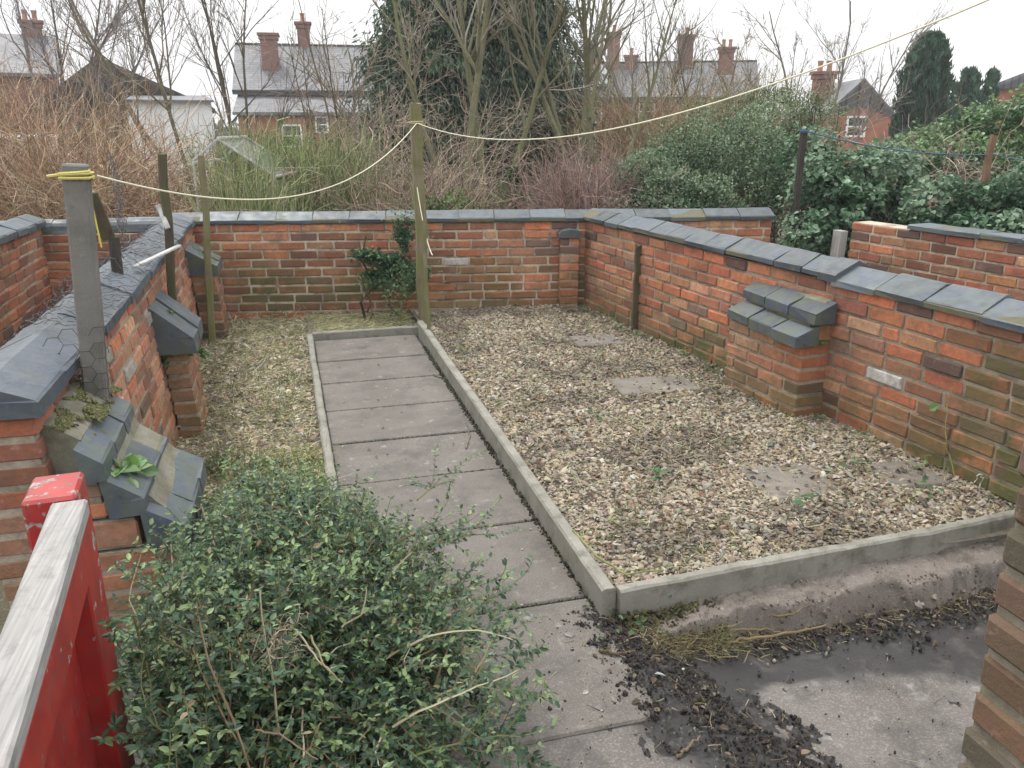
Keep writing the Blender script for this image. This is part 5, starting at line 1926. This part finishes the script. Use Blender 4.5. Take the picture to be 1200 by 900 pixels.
M_HB = mat_plain("house_brick", (.26, .095, .06), (.36, .15, .10), 2.5)
M_HBD = mat_plain("chimney_brick", (.15, .07, .055), (.22, .11, .085), 3)
M_SLATE = mat_plain("roof_slate", (.13, .135, .145), (.20, .205, .215), 1.2, .6, 1.4)
M_TILE = mat_plain("roof_tile", (.085, .065, .055), (.12, .095, .08), 1.2, .8, 1.4)
M_RENDER = mat_plain("white_render", (.62, .63, .64), (.74, .74, .74), 1.0)
M_GLASSD = mat_plain("window_glass", (.03, .035, .04), (.06, .065, .07), 1.0, .15)
M_FRAME = mat_plain("white_frame", (.70, .70, .69), (.78, .78, .77), 3.0, .5)
M_GUT = mat_plain("black_gutter", (.03, .03, .03), (.05, .05, .05), 2)
M_POT = mat_plain("chimney_pot", (.30, .14, .09), (.38, .2, .13), 5)


class HouseFrame:
    """local axes of a house: o on the ground at its near wall's centre, r to the right, f away from the camera"""
    def __init__(s, px, D, turn=0.0):
        c = at_d(px, 100, D)
        s.D = D
        s.o = np.array([c[0], c[1], ground_z(c[0], c[1])])
        d = np.array([c[0], c[1], 0]) / math.hypot(c[0], c[1])
        ca, sa = math.cos(turn), math.sin(turn)
        s.f = np.array([d[0] * ca - d[1] * sa, d[0] * sa + d[1] * ca, 0])
        s.r = np.array([s.f[1], -s.f[0], 0])
        s.R = np.stack([s.r, s.f, Z], 1)

    def box(s, mb, x0, x1, y0, y1, z0, z1, ch=.01):
        c = s.o * [1, 1, 0] + s.r * (x0 + x1) / 2 + s.f * (y0 + y1) / 2 + Z * (z0 + z1) / 2
        mb.boxes([c], [((x1 - x0) / 2, (y1 - y0) / 2, (z1 - z0) / 2)], ch, s.R)

    def prism(s, mb, prof, axis, a0, a1):
        """profile in (across, z); axis 'r' extrudes along r with profile over f, axis 'f' extrudes along f with profile over r"""
        w, u = (s.r, s.f) if axis == 'r' else (s.f, s.r)
        mb.prism(prof, s.o * [1, 1, 0] + w * a0, u, Z, w, a1 - a0)


zat = lambda py, D: H_CAM + (145 - py) / 985 * D


def chimney(h, parent, x, y, zb, zt, w=.9, d=.55, pots=2):
    m = MB()
    h.box(m, x - w / 2, x + w / 2, y - d / 2, y + d / 2, zb, zt - .32, .02)
    h.box(m, x - w / 2 - .06, x + w / 2 + .06, y - d / 2 - .06, y + d / 2 + .06, zt - .318, zt - .14, .02)
    h.box(m, x - w / 2 - .12, x + w / 2 + .12, y - d / 2 - .12, y + d / 2 + .12, zt - .138, zt, .02)
    c = m.build("chimney", M_HBD, parent)
    if pots:
        m = MB()
        for q in range(pots):
            p = h.o * [1, 1, 0] + h.r * (x + (q - (pots - 1) / 2) * .38) + h.f * y
            m.tubes([[p + Z * (zt + .002), p + Z * (zt + .25), p + Z * (zt + .42)]], np.array([[.12, .10, .13]]), 8, (1, 1, 1, 0), True)
        m.build("chimney_pots", M_POT, c)


def ridge_gutter(h, parent, x0, x1, yr, rz_, ye, ez_):
    m = MB()
    for q in np.arange(x0, x1, .46):
        h.box(m, q, min(q + .44, x1), yr - .12, yr + .12, rz_ + .10, rz_ + .20, .03)
    m.build("ridge_tiles", M_TILE, parent)
    m = MB()
    h.box(m, x0, x1, ye - .14, ye - .02, ez_ - .02, ez_ + .10, .02)
    h.box(m, x1 - .5, x1 - .4, ye + .12, ye + .22, ez_ - 3.5, ez_ - .03, .02)
    m.build("gutter", M_GUT, parent)


def window(h, parent, x, z, w, hh, y=0.0):
    m = MB()
    for (x0, x1, z0, z1) in ((x - w / 2, x + w / 2, z + hh / 2 - .08, z + hh / 2), (x - w / 2, x + w / 2, z - hh / 2, z - hh / 2 + .08), (x - w / 2, x - w / 2 + .08, z - hh / 2 + .082, z + hh / 2 - .082), (x + w / 2 - .08, x + w / 2, z - hh / 2 + .082, z + hh / 2 - .082), (x - w / 2 + .082, x + w / 2 - .082, z - .03, z + .03)):
        h.box(m, x0, x1, y - .04, y + .06, z0, z1, .005)
    f = m.build("window", M_FRAME, parent)
    m = MB()
    h.box(m, x - w / 2 + .03, x + w / 2 - .03, y + .01, y + .03, z - hh / 2 + .03, z + hh / 2 - .03, .002)
    m.build("pane", M_GLASSD, f)


# A: slate-roofed terrace behind the canes
h = HouseFrame(374, 43)
t = thing("slate_roofed_house", tuple(h.o), "red brick house with a two-stage slate roof and two tall chimneys, beyond the bare trees", "house")
k = 43 / 985
x0, x1 = (286 - 374) * k, (470 - 374) * k
ez, rz = zat(112, 43), zat(66, 46.5)
m = MB(); h.box(m, x0, x1, 0, 7, h.o[2] - .3, ez); m.build("wall", M_HB, t)
m = MB(); h.box(m, x0 + .2, x1 - .2, -3.0, -.01, h.o[2] - .3, zat(135, 40)); m.build("extension", M_HB, t)
m = MB(); h.prism(m, [(-.25, ez - .12), (3.5, rz), (7.25, ez - .12), (7.25, ez + .02), (3.5, rz + .15), (-.25, ez + .02)], 'r', x0 - .2, x1 + .2); m.build("roof", M_SLATE, t)
ezz = zat(136, 40)
m = MB(); h.prism(m, [(-3.25, ezz), (-.02, ez - .30), (-.02, ez - .16), (-3.25, ezz + .13)], 'r', x0, x1); m.build("lean_to_roof", M_SLATE, t)
chimney(h, t, (322 - 374) * k, 1.7, zat(92, 43), zat(52, 44.7), .8, .8, 0)
chimney(h, t, (360 - 374) * k, 3.6, zat(75, 46), zat(40, 46.6), .62, .6, 1)
chimney(h, t, (455 - 374) * k, 3.5, zat(75, 46), zat(60, 46.5), .8, .6, 2)
ridge_gutter(h, t, x0 - .2, x1 + .2, 3.5, rz, -.25, ez)
window(h, t, (374 - 374) * k, zat(146, 40), .6, .75, -3.02)
window(h, t, (343 - 374) * k, zat(158, 40), .9, 1.0, -3.02)
window(h, t, (420 - 374) * k, zat(155, 40), .9, 1.1, -3.02)

# B: brown gabled house with the white rear wing
h = HouseFrame(135, 31)
k = 31 / 985
t = thing("gabled_house", tuple(h.o), "white rendered house under a wide dark brown gable roof behind the leafless trees", "house")
ap, ev = zat(80, 31), zat(128, 31)
xa, xb = (62 - 135) * k, (222 - 135) * k
xm = (123 - 135) * k
m = MB(); h.prism(m, [(xa, h.o[2] - .3), (xb, h.o[2] - .3), (xb, ev - .12), (xm, ap - .14), (xa, ev - .12)], 'f', 0, 8); m.build("wall", M_TILE, t)
m = MB(); h.prism(m, [(xa - .25, ev - .20), (xm, ap - .12), (xb + .25, ev - .20), (xb + .25, ev - .05), (xm, ap), (xa - .25, ev - .05)], 'f', -.3, 8.2); m.build("roof", M_TILE, t)
m = MB(); h.box(m, (143 - 135) * k, (221 - 135) * k, -2.2, -.01, h.o[2] - .3, zat(122, 29)); m.build("rear_wing", M_RENDER, t)
m = MB(); h.prism(m, [(-2.4, zat(123, 29)), (-.02, zat(116, 29)), (-.02, zat(114, 29)), (-2.4, zat(121, 29))], 'r', (141 - 135) * k, (223 - 135) * k); m.build("wing_roof", M_SLATE, t)
h = HouseFrame(20, 42)
k = 42 / 985
t = thing("terraced_house", tuple(h.o), "grey slate-roofed terrace house at the left edge, mostly hidden by the purple-grey tree", "house")
ez, rz = zat(98, 42), zat(65, 45)
m = MB(); h.box(m, -5.0, 1.6, 0, 6, h.o[2] - .3, ez); m.build("wall", M_HBD, t)
m = MB(); h.prism(m, [(-.25, ez - .12), (3.0, rz), (6.25, ez - .12), (6.25, ez + .02), (3.0, rz + .15), (-.25, ez + .02)], 'r', -5.2, 1.8); m.build("roof", M_SLATE, t)
chimney(h, t, .95, 3.0, rz - .3, rz + .75, .8, .5, 2)

# C: row of terraces beyond the conifer
h = HouseFrame(775, 52)
k = 52 / 985
t = thing("terraced_house", tuple(h.o), "long slate-roofed brick terrace with a row of chimneys beyond the scrub", "house")
ez, rz = zat(118, 52), zat(82, 55.5)
x0, x1 = (640 - 775) * k, (880 - 775) * k
m = MB(); h.box(m, x0, x1, 0, 7, h.o[2] - .3, ez); m.build("wall", M_HB, t)
m = MB(); h.prism(m, [(-.25, ez - .12), (3.5, rz), (7.25, ez - .12), (7.25, ez + .02), (3.5, rz + .15), (-.25, ez + .02)], 'r', x0 - .2, x1 + .2); m.build("roof", M_SLATE, t)
for px, top, w, pots in ((695, 63, .7, 1), (717, 48, .75, 1), (738, 72, .7, 1), (801, 52, .9, 1), (845, 68, .85, 2)):
    chimney(h, t, (px - 775) * k, 3.0 if px != 845 else 1.0, zat(95, 55), zat(top, 55), w, .7, pots)
m = MB()
h.box(m, (698 - 775) * k, (713 - 775) * k, .6, 2.4, zat(104, 52.6), zat(92, 52.6), .02)
dm = m.build("dormer", M_RENDER, t)
m = MB()
xc = (705.5 - 775) * k
h.prism(m, [(xc - .55, zat(92, 52.6) + .002), (xc + .55, zat(92, 52.6) + .002), (xc, zat(80, 52.6))], 'f', .4, 2.8)
m.build("dormer_roof", M_RENDER, dm)
ridge_gutter(h, t, x0 - .2, x1 + .2, 3.5, rz, -.25, ez)
for px in (700, 760, 820, 865):
    window(h, t, (px - 775) * k, zat(132, 52), 1.0, 1.3, -.02)

# D: brick gable
h = HouseFrame(1012, 36, R(14))
k = 36 / 985
t = thing("brick_gabled_house", tuple(h.o), "small orange brick gable-ended house left of the tall column conifer", "house")
ap, ev = zat(99, 36), zat(137, 36)
hw = 36 * k * .98
hw = (1047 - 1012) * k / math.cos(R(14))
m = MB(); h.prism(m, [(-hw, h.o[2] - .3), (hw, h.o[2] - .3), (hw, ev), (0, ap - .12), (-hw, ev)], 'f', 0, 6); m.build("wall", M_HB, t)
m = MB(); h.prism(m, [(-hw - .12, ev - .14), (0, ap - .10), (hw + .12, ev - .14), (hw + .12, ev - .05), (0, ap), (-hw - .12, ev - .05)], 'f', -.06, 6.2); m.build("roof", M_SLATE, t)
chimney(h, t, -.85, 3.2, ap - .9, ap + .42, .8, .6, 2)
window(h, t, -.1, zat(148, 36), .75, .8, -.02)
# E: roof at the right edge
h = HouseFrame(1225, 40)
k = 40 / 985
t = thing("bungalow", tuple(h.o), "grey-roofed bungalow showing only its roof slope past the thinnest conifer", "house")
ap, ev = zat(84, 40), zat(112, 40)
m = MB(); h.prism(m, [(-2.0, h.o[2] - .3), (2.6, h.o[2] - .3), (2.6, ev), (.6, ap - .12), (-2.0, ev)], 'f', 0, 7); m.build("wall", M_HB, t)
m = MB(); h.prism(m, [(-2.3, ev - .18), (.6, ap - .1), (2.9, ev - .18), (2.9, ev - .05), (.6, ap + .03), (-2.3, ev - .05)], 'f', -.2, 7.2); m.build("roof", M_SLATE, t)

# small white outbuilding through the brambles
h = HouseFrame(28, 16)
t = thing("garden_shed", tuple(h.o), "pale white shed glimpsed through the brown brambles at the left edge", "shed")
k = 16 / 985
m = MB(); h.box(m, -.5, .35, 0, 1.0, h.o[2] - .2, zat(160, 16)); m.build("wall", M_RENDER, t)
m = MB(); h.prism(m, [(-.08, zat(160, 16) + .002), (1.08, zat(160, 16) + .002), (1.08, zat(156, 16)), (-.08, zat(158, 16))], 'r', -.55, .4); m.build("roof", M_FRAME, t)

# greenhouse frame among the canes
gh = thing("greenhouse", tuple(gb_at(265, 8.6)), "old white-framed greenhouse gable poking out of the yellow-green canes", "greenhouse")
m = MB()
A = at_d(255, 163, 8.5)
Lf = at_d(226, 188, 8.5)
Rt = at_d(320, 205, 8.5)
bk = np.array([_fw[0], _fw[1], 0]) / math.hypot(_fw[0], _fw[1]) * .9
gz = -.2
for a, b in ((A, Lf), (A, Rt)):
    m.bar(a, b, .026, .02, .003, Z)
    m.bar(a + bk, b + bk, .022, .02, .003, Z)
m.bar(A + [0, 0, .01], A + bk + [0, 0, .01], .024, .02, .003, (1, 0, 0))
for p in (Lf, Rt):
    m.bar(p - [0, 0, .02], p + bk - [0, 0, .02], .022, .02, .003, (1, 0, 0))
    for q in (p, p + bk):
        m.bar((q[0], q[1], gz), q - [0, 0, .02], .02, .025, .003, (0, 1, 0))
m.build("frame", M_WHITE, gh)
mg, ng_, pg, og = new_mat("greenhouse_glass")
pg.inputs['Base Color'].default_value = (.6, .65, .63, 1)
pg.inputs['Roughness'].default_value = .15
tr_ = nd(ng_, "ShaderNodeBsdfTransparent")
msx = nd(ng_, "ShaderNodeMixShader")
msx.inputs[0].default_value = .10
ng_.links.new(tr_.outputs[0], msx.inputs[1])
ng_.links.new(pg.outputs[0], msx.inputs[2])
ng_.links.new(msx.outputs[0], og.inputs[0])
m = MB()
for p in (Lf, Rt):
    V = np.array([A, p, p + bk, A + bk]) - [0, 0, .012]
    m.add(np.concatenate([V, V - [0, 0, .004]]), [[0, 1, 2, 3], [7, 6, 5, 4], [0, 4, 5, 1], [1, 5, 6, 2], [2, 6, 7, 3], [3, 7, 4, 0]], None)
m.build("glass", mg, gh)

# distant line of trees closing the horizon
dt = MB()
n = 9000
a = rng.uniform(-50, 80, n)
D_ = rng.uniform(75, 95, n)
th = R(90) - np.radians(a) - 0
P = np.stack([np.sin(np.radians(a)) * D_, np.cos(np.radians(a)) * D_, np.zeros(n)], 1)
hh = 4.2 + 1.3 * np.array([fbm(q * .12, 3) for q in a])
P[:, 2] = -2.6 + hh * rng.random(n) ** .7
dt.leaves(P, rng.normal(0, 1, (n, 3)), norm(rng.normal(0, 1, (n, 3)) + [0, -.5, .6]), rng.uniform(.6, 1.3, n), rng.uniform(.5, .9, n), pick([(.07, .075, .05), (.11, .10, .075), (.05, .06, .04)], n))
tag(dt.build("distant_trees", M_LEAFD), "far-off line of trees closing the horizon behind the houses", kind="stuff")


# thin damp air over the whole place
hz = MB()
hz.box((-95, -12, -7.5), (110, 125, 9.0), .01)
mh = bpy.data.materials.new("haze_air")
mh.use_nodes = True
mh.node_tree.nodes.clear()
oh = mh.node_tree.nodes.new("ShaderNodeOutputMaterial")
pv = mh.node_tree.nodes.new("ShaderNodeVolumePrincipled")
pv.inputs['Density'].default_value = .0016
pv.inputs['Color'].default_value = (.98, .99, 1, 1)
mh.node_tree.links.new(pv.outputs[0], oh.inputs['Volume'])
tag(hz.build("haze", mh), "thin damp air paling the far houses and trees", kind="stuff")
